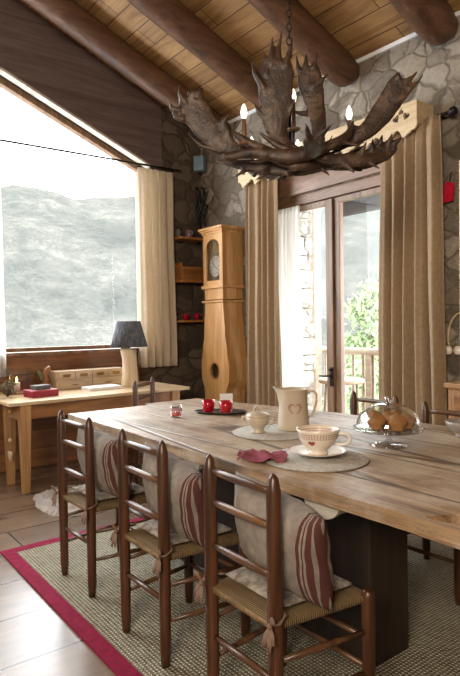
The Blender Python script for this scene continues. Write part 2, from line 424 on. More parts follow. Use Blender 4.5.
    def ball(s, c, r, seg=20, rings=12, jitter=0):
        c = Vector(c); r = Vector(r) if isinstance(r, (list, tuple)) else Vector((r, r, r))
        prof = []
        vs = []; fs = []
        for i in range(rings+1):
            ph = -PI/2+PI*i/rings
            for k in range(seg):
                th = 2*PI*k/seg; d = Vector((math.cos(ph)*math.cos(th), math.cos(ph)*math.sin(th), math.sin(ph)))
                q = 1+jitter*noise.noise(d*2.3+c*17)
                vs.append(c+Vector((d.x*r.x, d.y*r.y, d.z*r.z))*q)
        fs = [(i*seg+k, i*seg+(k+1) % seg, (i+1)*seg+(k+1) % seg, (i+1)*seg+k) for i in range(rings) for k in range(seg)]
        s._add(vs, fs, True); return s
    def build(s, name, m, parent=None, loc=(0, 0, 0), rot=(0, 0, 0), merge=True):
        if merge: bmesh.ops.remove_doubles(s.b, verts=s.b.verts, dist=1e-5)
        bmesh.ops.recalc_face_normals(s.b, faces=s.b.faces)
        me = bpy.data.meshes.new(name); s.b.to_mesh(me); s.b.free()
        me.materials.append(M[m] if isinstance(m, str) else m)
        o = bpy.data.objects.new(name, me); COL.objects.link(o)
        o.location = loc; o.rotation_euler = rot
        if parent: o.parent = parent
        return o

def tag(o, label, cat, group=None, kind=None):
    o['label'] = label; o['category'] = cat
    if group: o['group'] = group
    if kind: o['kind'] = kind
    return o
def thing(name, label, cat, loc=(0, 0, 0), rz=0, group=None, rx=0, ry=0):
    o = bpy.data.objects.new(name, None); COL.objects.link(o); o.empty_display_size = .1
    o.location = loc; o.rotation_euler = (rx, ry, rz); return tag(o, label, cat, group)
def struct(o): o['kind'] = 'structure'; return o
def structE(name, loc=(0, 0, 0)):
    o = bpy.data.objects.new(name, None); COL.objects.link(o); o.location = loc; return struct(o)
def dup(root, loc, rz, label, group=None):
    r = root.copy(); COL.objects.link(r); r.location = loc; r.rotation_euler = (root.rotation_euler.x, root.rotation_euler.y, rz); r['label'] = label
    if group: r['group'] = group
    for ch in list(root.children):
        c = ch.copy(); COL.objects.link(c); c.parent = r
        for g in list(ch.children):
            d = g.copy(); COL.objects.link(d); d.parent = c
    return r
def subsurf(o, lv=2):
    m = o.modifiers.new('smooth', 'SUBSURF'); m.levels = lv; m.render_levels = lv; return o
def heart(w, h, n=24):
    out = []
    for i in range(n):
        a = 2*PI*i/n
        out.append((w/2*(math.sin(a)**3), h/2*((13*math.cos(a)-5*math.cos(2*a)-2*math.cos(3*a)-math.cos(4*a))/15)))
    return out
XZ = Matrix(((1, 0, 0, 0), (0, 0, 1, 0), (0, 1, 0, 0), (0, 0, 0, 1)))      # (u,v,w) -> x=u, z=v, y=w
YZ = Matrix(((0, 0, 1, 0), (1, 0, 0, 0), (0, 1, 0, 0), (0, 0, 0, 1)))      # y=u, z=v, x=w
T = Matrix.Translation

# ------------------------------------------------------------------ the room
XA, YB = -5.8, 4.02                 # inner faces of the window wall and of the door wall
X1, Y0 = 3.0, -2.6
SL = .42
def roof(y): return 3.70+SL*(YB-y)

struct(MB().box((XA-.4, Y0-.3, -.2), (X1+.3, YB+.45, 0)).build('floor', 'floor'))

# door wall, with the opening of the balcony door
DX0, DX1, DZ = -4.62, -2.84, 2.66
wb = MB()
wb.plate([(XA-.4, -.2), (DX0, -.2), (DX0, DZ), (DX1, DZ), (DX1, -.2), (X1+.3, -.2), (X1+.3, 3.70), (XA-.4, 3.70)], (), .42, T((0, YB, 0)) @ XZ)
struct(wb.build('wall_right', 'stone'))
# window wall: gable with a big opening under the roof slope
WY0, WY1, WZ = -1.4, 3.3, 1.13
def wtop(y): return roof(y)-.76
wa = MB()
g = lambda y: roof(y)+.02
wa.plate([(Y0-.3, -.2), (YB, -.2), (YB, g(YB)), (Y0-.3, g(Y0-.3))],
         ([(WY0, WZ), (WY0, wtop(WY0)), (WY1, wtop(WY1)), (WY1, WZ)],), .36, T((XA-.36, 0, 0)) @ YZ)
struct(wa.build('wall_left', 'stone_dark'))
struct(MB().plate([(XA-.4, -.2), (X1+.3, -.2), (X1+.3, roof(Y0)), (XA-.4, roof(Y0))], (), .28, T((0, Y0-.3, 0)) @ XZ).build('wall_back', 'plaster'))
struct(MB().plate([(Y0-.3, -.2), (YB+.4, -.2), (YB+.4, roof(YB+.4)), (Y0-.3, roof(Y0-.3))], (), .3, T((X1, 0, 0)) @ YZ).build('wall_front', 'plaster'))
# ceiling of boards
ce = MB()
ce.plate([(Y0-.3, roof(Y0-.3)), (YB+.42, roof(YB+.42)), (YB+.42, roof(YB+.42)+.12), (Y0-.3, roof(Y0-.3)+.12)], (), X1+.3-(XA-.4), T((XA-.4, 0, 0)) @ YZ)
struct(ce.build('ceiling', 'ceiling'))
# plastered strip where ceiling and stone meet
struct(MB().box((XA+.02, YB-.02, 3.66), (X1-.01, YB-.001, 3.695)).build('trim_1', 'paper'))

# roof logs
lx = [-5.26, -4.33, -3.42, -2.49, -1.56, -.63, .3, 1.23, 2.16]
lab = {0: 'dark log rafter nearest the big window, along the gable beam',
       1: 'dark log rafter, second from the big window, behind the left of the chandelier',
       2: 'dark log rafter ending on the stone wall above the balcony door',
       3: 'dark log rafter in the upper right corner of the room'}
for i, x in enumerate(lx):
    if i > 4: break
    r = .135
    pts = []; rad = []
    for k in range(26):
        y = Y0+.06+(3.85-Y0-.06)*k/25
        pts.append((x+.02*noise.noise(Vector((y, x, 1))), y, roof(y)-.155+.010*noise.noise(Vector((y*.8, x, 5)))))
        rad.append(r*(1+.06*noise.noise(Vector((y*1.7, x*3, 9)))))
    if i < 4 or True:
        pts += [(x, 3.95, roof(3.95)-.165), (x, 3.99, roof(3.99)-.18)]; rad += [r*.9, r*.6]
    o = MB().tube(pts, rad, 18).build('log_rafter', 'log')
    tag(o, lab.get(i, 'dark log rafter overhead, beyond the right edge of the view'), 'beam', 'log rafters under the ceiling')

# sloped gable beam over the window; pale trim stands in for glass glare
gb = MB()
ys, ye = Y0+.02, 3.46
gb.plate([(ys, wtop(ys)-.02), (ye, wtop(ye)-.02), (ye, roof(ye)-.003), (ys, roof(ys)-.003)], (), .045, T((XA-.02, 0, 0)) @ YZ)
struct(gb.build('trim_2', 'beam'))
struct(MB().plate([(WY0, wtop(WY0)-.045), (WY1, wtop(WY1)-.045), (WY1, wtop(WY1)-.02), (WY0, wtop(WY0)-.02)], (), .10, T((XA-.06, 0, 0)) @ YZ).build('trim_glare', 'grey_wood'))

# window: pane, frame, sill
w1 = structE('window_1', (0, 0, 0))
MB().plate([(WY0+.02, WZ+.02), (WY1-.02, WZ+.02), (WY1-.02, wtop(WY1)-.03), (WY0+.02, wtop(WY0)-.03)], (), .012, T((XA-.2, 0, 0)) @ YZ).build('pane', 'glass', w1)
fr = MB()
def bar(pa, pb, w=.06, d=.09, x=XA-.235):
    a, b = Vector(pa), Vector(pb); n = Vector((-(b-a).y, (b-a).x)).normalized()*w/2
    fr.plate([a-n, b-n, b+n, a+n], (), d, T((x, 0, 0)) @ YZ)
bar((WY0, WZ+.03), (WY1, WZ+.03)); bar((WY0+.03, WZ), (WY0+.03, wtop(WY0))); bar((WY1-.03, WZ), (WY1-.03, wtop(WY1)))
bar((WY0, wtop(WY0)-.05), (WY1, wtop(WY1)-.05)); bar((1.36, WZ), (1.36, wtop(1.36)), .07)
fr.build('window_frame', 'frame', w1)
MB().box((XA-.2, WY0-.02, WZ-.012), (XA+.06, 3.14, WZ+.022), .006).build('window_sill', 'frame_h', w1)
# boarded wainscot under the window
wn = MB()
for k in range(6):
    z0 = .0+k*.187; wn.box((XA, -1.2, z0+.002), (XA+.035, 3.12, z0+.185), .004)
struct(wn.build('trim_4', wood('wainscot_wood', '#46291a', '#7a4d2c', '#96683c', 'y', .45, .9, True, .25)))

# balcony door
d1 = structE('door_1', (0, 0, 0))
df = MB()
df.box((DX0, YB+.02, 0), (DX0+.07, YB+.16, DZ)); df.box((DX1-.07, YB+.02, 0), (DX1, YB+.16, DZ)); df.box((DX0+.07, YB+.02, DZ-.09), (DX1-.07, YB+.16, DZ)); df.box((DX0, YB+.02, 0), (DX1, YB+.16, .03))
df.build('door_frame', 'frame_h', d1)
cx = (DX0+DX1)/2
for s_, (a, b) in (('l', (DX0+.075, cx-.004)), ('r', (cx+.004, DX1-.075))):
    lf = MB(); y0, y1 = YB+.05, YB+.105; st = .085; zt = DZ-.095
    lf.box((a, y0, .035), (a+st, y1, zt), .006); lf.box((b-st, y0, .035), (b, y1, zt), .006)
    lf.box((a+st, y0, zt-.05), (b-st, y1, zt), .004); lf.box((a+st, y0, .035), (b-st, y1, .25), .004)
    o = lf.build('door_leaf', 'frame', d1)
    MB().box((a+st-.01, YB+.07, .24), (b-st+.01, YB+.08, zt-.04)).build('pane', 'glass', o)
MB().box((cx-.022, YB+.025, .04), (cx+.022, YB+.05, DZ-.1), .008).build('astragal', 'frame', d1)
hd = MB(); hd.box((cx-.02, YB+.012, .80), (cx+.02, YB+.025, .98), .004); hd.tube([(cx, YB+.02, .9), (cx, YB-.03, .9), (cx-.02, YB-.035, .9), (cx-.11, YB-.035, .895)], [.009, .009, .01, .007], 8)
hd.tube([(cx, YB+.02, .955), (cx, YB-.012, .955)], .012, 8); hd.build('door_handle', 'iron', d1)
MB().box((DX0-.1, YB-.03, DZ+.005), (DX1+.1, YB+.1, DZ+.2), .01).build('lintel', 'frame_h', d1)

# ------------------------------------------------------------------ outside
def terr(r, az):
    p = Vector((math.cos(az)*r, math.sin(az)*r, 0))
    far = max(0, min(1, (r-120)/560)); f2 = far*far*(3-2*far)
    ridge = 147+14*noise.noise(Vector((az*2.1, 3, 0)))+6*noise.noise(Vector((az*6, 8, 0)))+26*(az-2.6)
    z = -6-34*min(1, max(0, (r-12)/90))+f2*(ridge+34)
    z += (5+10*far)*noise.noise(p*.012)+(1.2+3.0*far)*noise.noise(p*.05)+(1.5*far)*noise.noise(p*.12)
    return Vector((p.x, p.y, z))
AZ0, AZ1 = math.radians(75), math.radians(200)
hm = MB().grid(lambda u, v: terr(12+700*(v**1.5), AZ0+(AZ1-AZ0)*u), 240, 130)
struct(hm.build('hillside', 'hill'))

struct(MB().box((-6.2, YB+.43, -.25), (X1, 5.75, -.05)).build('balcony_floor', 'deck'))
rl = thing('balcony_railing', 'weathered wooden balcony railing with round rails outside the glass door', 'railing', (-3.5, 5.55, -.05))
MB().tube([(-2.6, 0, 1.09), (-.5, .0, 1.09), (2.2, 0, 1.09)], .045, 12).build('top_rail', 'rail_wood', rl)
MB().tube([(-2.6, 0, .12), (2.2, 0, .12)], .03, 10).build('bottom_rail', 'rail_wood', rl)
for k in range(30):
    x = -2.5+k*.155
    MB().tube([(x, 0, .1), (x, 0, .6), (x, 0, 1.08)], [.018, .021, .018], 8).build('baluster', 'rail_wood', rl)
for x in (-1.0, 1.2): MB().box((x-.04, -.04, 0), (x+.04, .04, 1.06)).build('post', 'rail_wood', rl)
# stone jamb outside and wooden post of the balcony
sp = MB(); z = -.05
while z < 2.75:
    h = random.uniform(.16, .24); j = random.uniform(-.03, .02)
    sp.box((-5.3, YB+.44, z), (-4.70+j, 4.82+random.uniform(-.03, .02), min(z+h, 2.8)-.008), .035); z += h
struct(sp.build('stone_jamb', 'stone_pale'))
tag(MB().box((-5.32, 5.33, -.05), (-5.2, 5.45, 2.9), .008).build('balcony_post', 'rail_wood'), 'square wooden post on the balcony behind the pale stone jamb', 'post')
# eave over the balcony
ev = structE('eave', (0, 0, 0))
e = MB(); e.plate([(4.44, roof(4.44)-.02), (5.7, roof(5.7)-.02), (5.7, roof(5.7)+.06), (4.44, roof(4.44)+.06)], (), 5.5, T((-4.95, 0, 0)) @ YZ); e.build('boards', 'pedestal', ev)
for x in (-4.8, -4.2, -3.42, -2.6):
    MB().tube([(x, 4.45, roof(4.45)-.16), (x, 5.6, roof(5.6)-.16)], .12, 12).build('rafter_tail', 'pedestal', ev)
MB().tube([(-5.0, 5.42, 2.79), (-2.0, 5.42, 2.79)], .1, 12).build('eave_beam', 'pedestal', ev)
# balcony table
bt = thing('balcony_table', 'small pale round table out on the balcony', 'table', (-4.45, 4.98, -.05))
MB().lathe([(.24, .76), (.26, .775), (.26, .80), (.24, .81)], seg=28).build('table_top', 'plaster', bt)
for k in range(4):
    a = PI/4+k*PI/2; MB().tube([(.17*math.cos(a), .17*math.sin(a), .77), (.21*math.cos(a), .21*math.sin(a), 0)], .016, 8).build('leg', 'rail_wood', bt)

def tree(x, y, base, h, spread, n, label, seed):
    rnd = random.Random(seed)
    tr = thing('garden_tree', label, 'tree', (x, y, base), 0, 'trees beyond the balcony')
    tk = MB(); tk.tube([(0, 0, 0), (.05, .02, h*.5), (0, 0, h*.95)], [.11, .07, .02], 8)
    ends = []
    for k in range(26):
        a = rnd.uniform(0, 2*PI); zz = h*rnd.uniform(.3, .95); L = spread*(1.05-zz/h)*rnd.uniform(.7, 1.2)+.15
        e_ = Vector((math.cos(a)*L, math.sin(a)*L, zz+L*.35)); tk.tube([(0, 0, zz), e_*.55+Vector((0, 0, zz*.45)), e_], [.03, .02, .008], 5); ends.append((Vector((0, 0, zz)), e_))
    tk.build('trunk', 'bark', tr)
    lf = MB(); vs = []; fs = []
    for k in range(n):
        a, b = rnd.choice(ends); p = a.lerp(b, rnd.uniform(.25, 1.1))+Vector([rnd.gauss(0, .16) for _ in range(3)])
        d = Vector([rnd.gauss(0, 1) for _ in range(3)]).normalized(); q = d.orthogonal().normalized(); L = rnd.uniform(.05, .11)
        i = len(vs); vs += [p-d*L, p+q*L*.4, p+d*L, p-q*L*.4]; fs.append((i, i+1, i+2, i+3))
    lf._add(vs, fs, False); lf.build('foliage', 'leaf', tr, merge=False)
tree(-9.35, 11.6, -5.2, 7.6, 1.5, 5200, 'pale green tree showing in the right pane of the balcony door', 3)
tree(-7.4, 9.0, -5, 5.9, 1.4, 3600, 'low green tree just beyond the balcony railing', 5)

# ------------------------------------------------------------------ curtains, rods, pelmet
def curtain_mesh(w, h, folds, amp, pinch=1.0, seed=0, nv=40, flare=1.0, gather=.12):
    ph = random.Random(seed).uniform(0, 6)
    def fn(u, v):
        z = v*h
        k = u*folds*2*PI
        a = amp*(.55+.45*(1-v))+amp*.25*noise.noise(Vector((u*4, v*1.6, seed)))
        y = a*math.sin(k+ph+.9*noise.noise(Vector((u*2, v*1.2, seed+3))))+.3*a*math.sin(2.3*k+1.1*ph)
        t = max(0, (v-.93)/.07)
        y *= 1-.45*t
        wd = w*(1+(flare-1)*(1-v))
        x = (u-.5)*wd+.12*w/folds*math.sin(k*1.0+ph+1.57)*.6+.012*noise.noise(Vector((u*3, v*3, seed)))
        return Vector((x, y, z))
    return MB().grid(fn, int(folds*14), nv)
def curtain(name, label, x, y, z0, w, h, folds, amp, m, rz=0, seed=0, flare=1.0, heading=True):
    t = thing(name, label, 'curtain', (x, y, z0), rz)
    o = curtain_mesh(w, h, folds, amp, seed=seed, flare=flare).build('fabric', m, t)
    md = o.modifiers.new('thick', 'SOLIDIFY'); md.thickness = .004
    return t
curtain('curtain', 'sand coloured floor length curtain left of the balcony door, beside the clock', -4.52, 3.885, .012, .50, 2.90, 5, .062, 'curtain', seed=2, flare=1.06)
curtain('curtain', 'sand coloured floor length curtain right of the balcony door', -2.745, 3.885, .012, .54, 2.93, 5, .070, 'curtain', seed=11, flare=1.12)
curtain('curtain', 'cream short curtain at the right end of the big window, behind the lamp', XA+.10, 3.33, .93, .46, 2.22, 5, .045, 'curtain_cream', rz=PI/2, seed=4, flare=1.06)
curtain('sheer_curtain', 'thin white curtain at the left edge of the big window', XA+.10, 1.43, .93, .40, 2.24, 7, .03, 'sheer', rz=PI/2, seed=6)
curtain('sheer_curtain', 'thin white sheer drawn aside inside the balcony door', -4.27, YB-.03, .012, .36, 2.54, 7, .022, 'sheer', seed=8, flare=1.05)

rod = thing('curtain_rod', 'long thin dark curtain rod across the big window', 'curtain rod', (XA+.10, 0, 3.19))
MB().tube([(0, -1.5, 0), (0, 1.2, -.008), (0, 3.66, 0)], .011, 10).build('rod', 'iron', rod)
for y in (-1.3, 3.58): MB().tube([(0, y, 0), (-.1+.001, y, 0)], .008, 8).build('bracket', 'iron', rod)
rod = thing('curtain_rod', 'dark rod behind the carved board above the balcony door', 'curtain rod', (0, 3.93, 2.945))
MB().tube([(-4.95, 0, 0), (-2.42, 0, 0)], .014, 10).build('rod', 'iron', rod)
MB().ball((-2.40, 0, 0), .035).build('finial', 'iron', rod)
for x in (-4.88, -2.52): MB().tube([(x, 0, 0), (x, .088, 0)], .01, 8).build('bracket', 'iron', rod)

pel = thing('carved_pelmet', 'pale carved wooden pelmet board with scalloped edge and heart cutouts', 'pelmet', (0, 3.80, 0))
bot = []
N = 132
px0, px1 = -4.80, -2.62
for i in range(N+1):
    x = px0+(px1-px0)*i/N; f = (i % 12)/12
    bot.append((x, 2.885-.035*abs(math.sin(PI*f))-(.022 if 4 <= i % 12 <= 8 else 0)+.012*math.sin(i*PI/3)))
outl = bot+[(px1, 3.075), (px0, 3.075)]
holes = []
for cxh in (-2.76, -3.62, -4.66):
    for dx, dz, sc, ro in ((-.045, .0, 1, .5), (.045, .0, 1, -.5), (0, .042, .8, PI)):
        hh = [(u*sc, v*sc) for u, v in heart(.062, .062, 16)]
        holes.append([(cxh+dx+u*math.cos(ro)-v*math.sin(ro), 2.975+dz+u*math.sin(ro)+v*math.cos(ro)) for u, v in hh][::-1])
MB().plate(outl, holes, .022, XZ).build('board', 'pale_wood', pel)
for x in (px0, px1-.02): MB().box((x, .022, 2.90), (x+.02, YB-3.80-.002, 3.07)).build('return', 'pale_wood', pel)

# ------------------------------------------------------------------ rug and sheepskin
rug = thing('rug', 'large woven beige rug with crimson border under the dining table', 'rug', (0, 0, 0))
RX0, RX1, RY0, RY1, bw = -3.70, .2, 1.0, 3.27, .076
MB().box((RX0+bw, RY0+bw, .001), (RX1-bw, RY1-bw, .010)).build('weave', 'rug', rug)
MB().plate([(RX0, RY0), (RX1, RY0), (RX1, RY1), (RX0, RY1)], ([(RX0+bw, RY0+bw), (RX0+bw, RY1-bw), (RX1-bw, RY1-bw), (RX1-bw, RY0+bw)],), .011, T((0, 0, .0008))).build('border', 'rug_border', rug)
def fleece(u, v):
    x = (u-.5)*2; y = (v-.5)*2
    e = 1+.12*noise.noise(Vector((x*2, y*2, 4)))
    # rounded outline
    m = max(abs(x), abs(y), 1e-6); q = math.hypot(x, y); k = m/q if q > 0 else 1
    k = k**.85
    d = 1-m
    z = .045*min(1, d*4)**.5*(1+.55*noise.noise(Vector((x*9, y*9, 1)))+.35*noise.noise(Vector((x*24, y*24, 2))))
    return Vector((x*k*e*.40+.012*noise.noise(Vector((x*14, y*14, 6))), y*k*e*.30+.012*noise.noise(Vector((x*14, y*14, 9))), max(z, 0)+.002))
sk = MB().grid(fleece, 80, 60).build('sheepskin_rug', 'skin_fur', None, (-4.42, 1.78, 0), (0, 0, -.10))
tag(sk, 'pale fluffy sheepskin on the floor in front of the desk', 'rug')

# ------------------------------------------------------------------ dining table
TZ = .82
tb = thing('dining_table', 'long weathered plank dining table with thick rough edges and a dark pedestal', 'table', (0, 0, 0))
rnd = random.Random(21)
near = []
n = 60
for i in range(n+1):
    x = -3.70+(2.95)*i/n
    near.append((x, 1.452+.012*noise.noise(Vector((x*3, 0, 0)))+.006*noise.noise(Vector((x*14, 2, 0)))))
seam = 2.085
b1 = near+[(-.75, seam-.005), (-3.70, seam-.003)]
notch = [(-1.005, 1.478), (-.96, 1.474), (-.90, 1.500), (-.80, 1.535), (-.79, 1.62), (-.90, 1.605), (-.965, 1.560)]
top = MB().plate(b1, (notch,), .05, T((0, 0, TZ-.05)))
top.plate([(-3.79, seam), (-.75, seam), (-.75, 2.93), (-1.95, 2.86), (-2.54, 2.79), (-3.775, 2.545)], (), .05, T((0, 0, TZ-.052)))
o = top.build('tabletop', 'table', tb)
md = o.modifiers.new('soft', 'BEVEL'); md.width = .008; md.segments = 2; md.limit_method = 'ANGLE'
pd = MB(); pd.box((-2.93, 1.80, .012), (-1.47, 2.05, TZ-.05), .01); pd.build('pedestal', 'pedestal', tb)
MB().box((-3.35, 1.72, TZ-.10), (-1.1, 2.35, TZ-.052), .01).build('bearer', 'pedestal', tb)
def halfdisc(cx, y, w, h):
    o_ = [(cx+w/2*math.cos(PI+PI*k/18), TZ-.05+h*math.sin(PI+PI*k/18)) for k in range(19)]
    MB().plate(o_, (), .022, T((0, y, 0)) @ XZ).build('batten_end', 'grey_wood', tb)
for cx_, w in ((-1.42, .17), (-2.25, .14), (-2.98, .24)):
    halfdisc(cx_, 1.475, w, .062)
    MB().box((cx_-w*.4, 1.497, TZ-.085), (cx_+w*.4, 2.5, TZ-.0525)).build('batten', 'grey_wood', tb)

# ------------------------------------------------------------------ chairs
def ellipt(p, n=8): return p
def make_chair(label):
    t = thing('dining_chair', label, 'chair', (0, 0, .011), 0, 'rush seated ladder back chairs')
    H = .925
    for s_ in (-1, 1):
        MB().tube([(s_*.172, -.19, 0), (s_*.174, -.19, .06), (s_*.176, -.19, .45), (s_*.176, -.19, H-.055), (s_*.176, -.19, H-.045), (s_*.176, -.19, H-.015), (s_*.176, -.19, H)],
                  [.018, .0225, .0255, .0235, .021, .0155, .004], 10).build('back_post', 'chair', t)
        MB().tube([(s_*.226, .185, 0), (s_*.226, .185, .05), (s_*.226, .185, .44), (s_*.226, .185, .468), (s_*.226, .185, .475)], [.017, .022, .0245, .022, .013], 10).build('front_leg', 'chair', t)
    for z in (.865, .755, .60):
        MB().tube([(-.176, -.19, z), (-.09, -.197, z+.004), (0, -.2, z+.005), (.09, -.197, z+.004), (.176, -.19, z)], [(.011, .008), (.0145, .01), (.0155, .01), (.0145, .01), (.011, .008)], 10, flat=(0, 1, 0)).build('back_rail', 'chair_rung', t)
    for a, b in (((-.174, -.19, .27), (.174, -.19, .27)), ((-.226, .185, .30), (.226, .185, .30)), ((-.226, .185, .20), (.226, .185, .20)),
                 ((-.174, -.19, .185), (-.226, .185, .185)), ((.174, -.19, .185), (.226, .185, .185)), ((-.174, -.19, .33), (-.226, .185, .33)), ((.174, -.19, .33), (.226, .185, .33))):
        a, b = Vector(a), Vector(b); MB().tube([a, a.lerp(b, .5), b], [.009, .0125, .009], 8).build('stretcher', 'chair_rung', t)
    st = MB()
    def seatf(u, v):
        y = -.20+.41*v; hw = .178+.052*v
        x = (u-.5)*2
        e = max(abs(x), abs(v-.5)*2)
        return (x*hw, y)
    # rounded woven slab
    def topf(u, v):
        x, y = seatf(u, v); e = max(abs(u-.5), abs(v-.5))*2
        return Vector((x, y, .452+.018*(1-e**6)-.010*(1-e*e)))
    def botf(u, v):
        x, y = seatf(1-u, v); e = max(abs(u-.5), abs(v-.5))*2
        return Vector((x, y, .432-.012*(1-e**6)))
    st.grid(topf, 14, 14); st.grid(botf, 14, 14)
    for fx in ((lambda u: (u, 0)), (lambda u: (1, u)), (lambda u: (1-u, 1)), (lambda u: (0, 1-u))):
        def sidef(u, v, fx=fx):
            a = topf(*fx(u)); b_ = Vector((a.x, a.y, .432)); p = b_.lerp(a, v)
            return p
        st.grid(sidef, 14, 2)
    st.build('seat', 'rush', t)
    return t
chair = make_chair('rush seated ladder back chair nearest the camera, first on the near side of the table')
chair.location = (-1.505, 1.37, .011); chair.rotation_euler.z = -.02
CH = [(-1.505, 1.37, -.02)]
for x, y, rz, l in ((-2.185, 1.37, .0, 'rush seated ladder back chair in the middle of the three near ones'),
                    (-2.955, 1.385, .03, 'rush seated ladder back chair nearest the desk on the near side of the table')):
    dup(chair, (x, y, .011), rz, l); CH.append((x, y, rz))
dup(chair, (-1.79, 2.745, .011), PI+.05, 'ladder back chair across the table behind the glass dome, by the cabinet')
dup(chair, (-2.43, 2.83, .011), PI-.04, 'ladder back chair across the table in front of the balcony door')
dup(chair, (-4.42, 2.62, 0), math.radians(-54.7), 'ladder back chair at the far end of the table in front of the lamp')

def pillow_mesh(w, h, t):
    b = MB()
    for sgn in (1, -1):
        def f(u, v, sgn=sgn):
            x = (u-.5)*2*sgn; z = (v-.5)*2
            th = t*max(0, (1-abs(x)**2.6))**.55*max(0, (1-abs(z)**2.6))**.55
            pinch = 1-.07*(1-abs(x)**2)*abs(z)**3; pinx = 1-.07*(1-abs(z)**2)*abs(x)**3
            wr = .006*noise.noise(Vector((x*3, z*3, sgn*2)))+.004*noise.noise(Vector((x*7, z*5, sgn)))
            return Vector((x*w/2*pinx, sgn*(th+wr*min(1, th*30)), z*h/2*pinch))
        b.grid(f, 28, 24)
    return b
pl_lab = ['linen pillow with dark red stripes on the nearest chair', 'linen pillow with dark red stripes on the middle near chair', 'linen pillow with dark red stripes on the near chair by the desk']
pm = None
for (x, y, rz), l, dz, rr in zip(CH, pl_lab, (0, .0, .0), (.0, .05, -.04)):
    p = Vector((.05, -.052, .668)); c_, s_ = math.cos(rz), math.sin(rz)
    loc = (x+p.x*c_-p.y*s_, y+p.x*s_+p.y*c_, p.z+dz)
    if pm is None:
        o = pillow_mesh(.45, .345, .10).build('pillow', 'pillow'); pm = o
    else: o = pm.copy(); COL.objects.link(o)
    o.location = loc; o.rotation_euler = (math.radians(14), math.radians(8)+rr, rz)
    tag(o, l, 'pillow', 'striped pillows on the near chairs')
cl = ['grey floral seat cushion tied to the nearest chair', 'grey floral seat cushion tied to the middle near chair', 'grey floral seat cushion tied to the near chair by the desk']
cu = None
def bow(s_):
    b = MB(); x, y, z = s_*.205, -.20, .462
    b.tube([(s_*.15, -.15, .49), (s_*.19, -.165, .478), (x+s_*.0, -.20, .468), (s_*.19, -.222, .462)], [(.008, .003)]*4, 8, flat=(0, 0, 1))
    for a, l in ((-.9, .055), (.75, .05), (-1.9, .07), (-1.35, .075)):
        d = Vector((math.cos(a)*s_*.8, -.25, math.sin(a))).normalized()
        b.tube([(s_*.19, -.222, .462), Vector((s_*.19, -.222, .462))+d*l*.55+Vector((0, 0, .004)), Vector((s_*.19, -.222, .462))+d*l], [(.005, .003), (.013, .003), (.009, .002)], 8, flat=(0, 1, 0))
    b.ball((s_*.19, -.224, .462), .010, 10, 6); return b
for (x, y, rz), l in zip(CH, cl):
    if cu is None:
        cu = thing('seat_cushion', l, 'cushion', (x, y, .011), rz, 'floral cushions on the near chairs')
        b = MB()
        for sgn in (1, -1):
            def f(u, v, sgn=sgn):
                a = (u-.5)*2*sgn; d = (v-.5)*2
                th = .024*max(0, (1-abs(a)**4))**.6*max(0, (1-abs(d)**4))**.6
                wv = .006*noise.noise(Vector((a*3, d*3, sgn*4)))
                return Vector((a*(.160+.025*v), -.145+.31*v, .483+sgn*th*.7+(wv if sgn > 0 else 0)*min(1, th*60)))
            b.grid(f, 22, 22)
        b.build('pad', 'floral', cu)
        bow(-1).build('tie', 'tie', cu); bow(1).build('tie', 'tie', cu)
    else: dup(cu, (x, y, .011), rz, l)

# ------------------------------------------------------------------ desk and what stands on it
DZt = .78
dk = thing('writing_desk', 'long pine writing desk with tapered legs under the big window', 'desk', (0, 0, 0))
MB().box((-5.74, 1.40, DZt-.03), (-4.83, 3.17, DZt), .006).build('desktop', wood('desk_top_pale', '#9d7d58', '#c9ad87', '#dcc7a6', 'y', .3, 1.0, True, .15), dk)
MB().box((-4.905, 1.56, DZt-.155), (-4.875, 3.04, DZt-.03), .003).build('apron', 'desk', dk)
MB().box((-5.70, 1.56, DZt-.155), (-5.67, 3.04, DZt-.03), .003).build('apron', 'desk', dk)
MB().box((-5.66, 3.03, DZt-.155), (-4.93, 3.055, DZt-.03), .003).build('apron', 'desk', dk)
for lx_, ly in ((-4.93, 1.545), (-5.30, 1.53), (-4.93, 3.02), (-5.66, 3.02)):
    MB().box((lx_-.02, ly-.045, 0), (lx_+.075, ly+.05, DZt-.03), .006, taper=.62).build('leg', 'desk_leg', dk)
dr = MB().box((-5.215, 1.505, DZt-.165), (-4.955, 1.54, DZt-.045), .006).build('drawer', 'desk_leg', dk)
MB().lathe([(.0, 0), (.010, .004), (.008, .012), (.017, .02), (.014, .03), (0, .034)], seg=16, mtx=T((-5.085, 1.505, DZt-.105)) @ Matrix.Rotation(PI/2, 4, 'X')).build('knob', 'pine', dr)
ht = thing('heart_ornament', 'pale wooden heart hanging on a cord from the desk drawer knob', 'ornament', (-5.085, 1.478, .30))
MB().plate(heart(.085, .085), (), .018, T((0, -.009, 0)) @ XZ).build('heart', 'pale_wood', ht)
MB().tube([(0, 0, .03), (.002, .003, .2), (0, .004, .38), (0, .004, .398)], .0025, 6).build('cord', 'linen', ht)
MB().ball((0, 0, .13), .017, 12, 8).build('bead', 'pale_wood', ht)

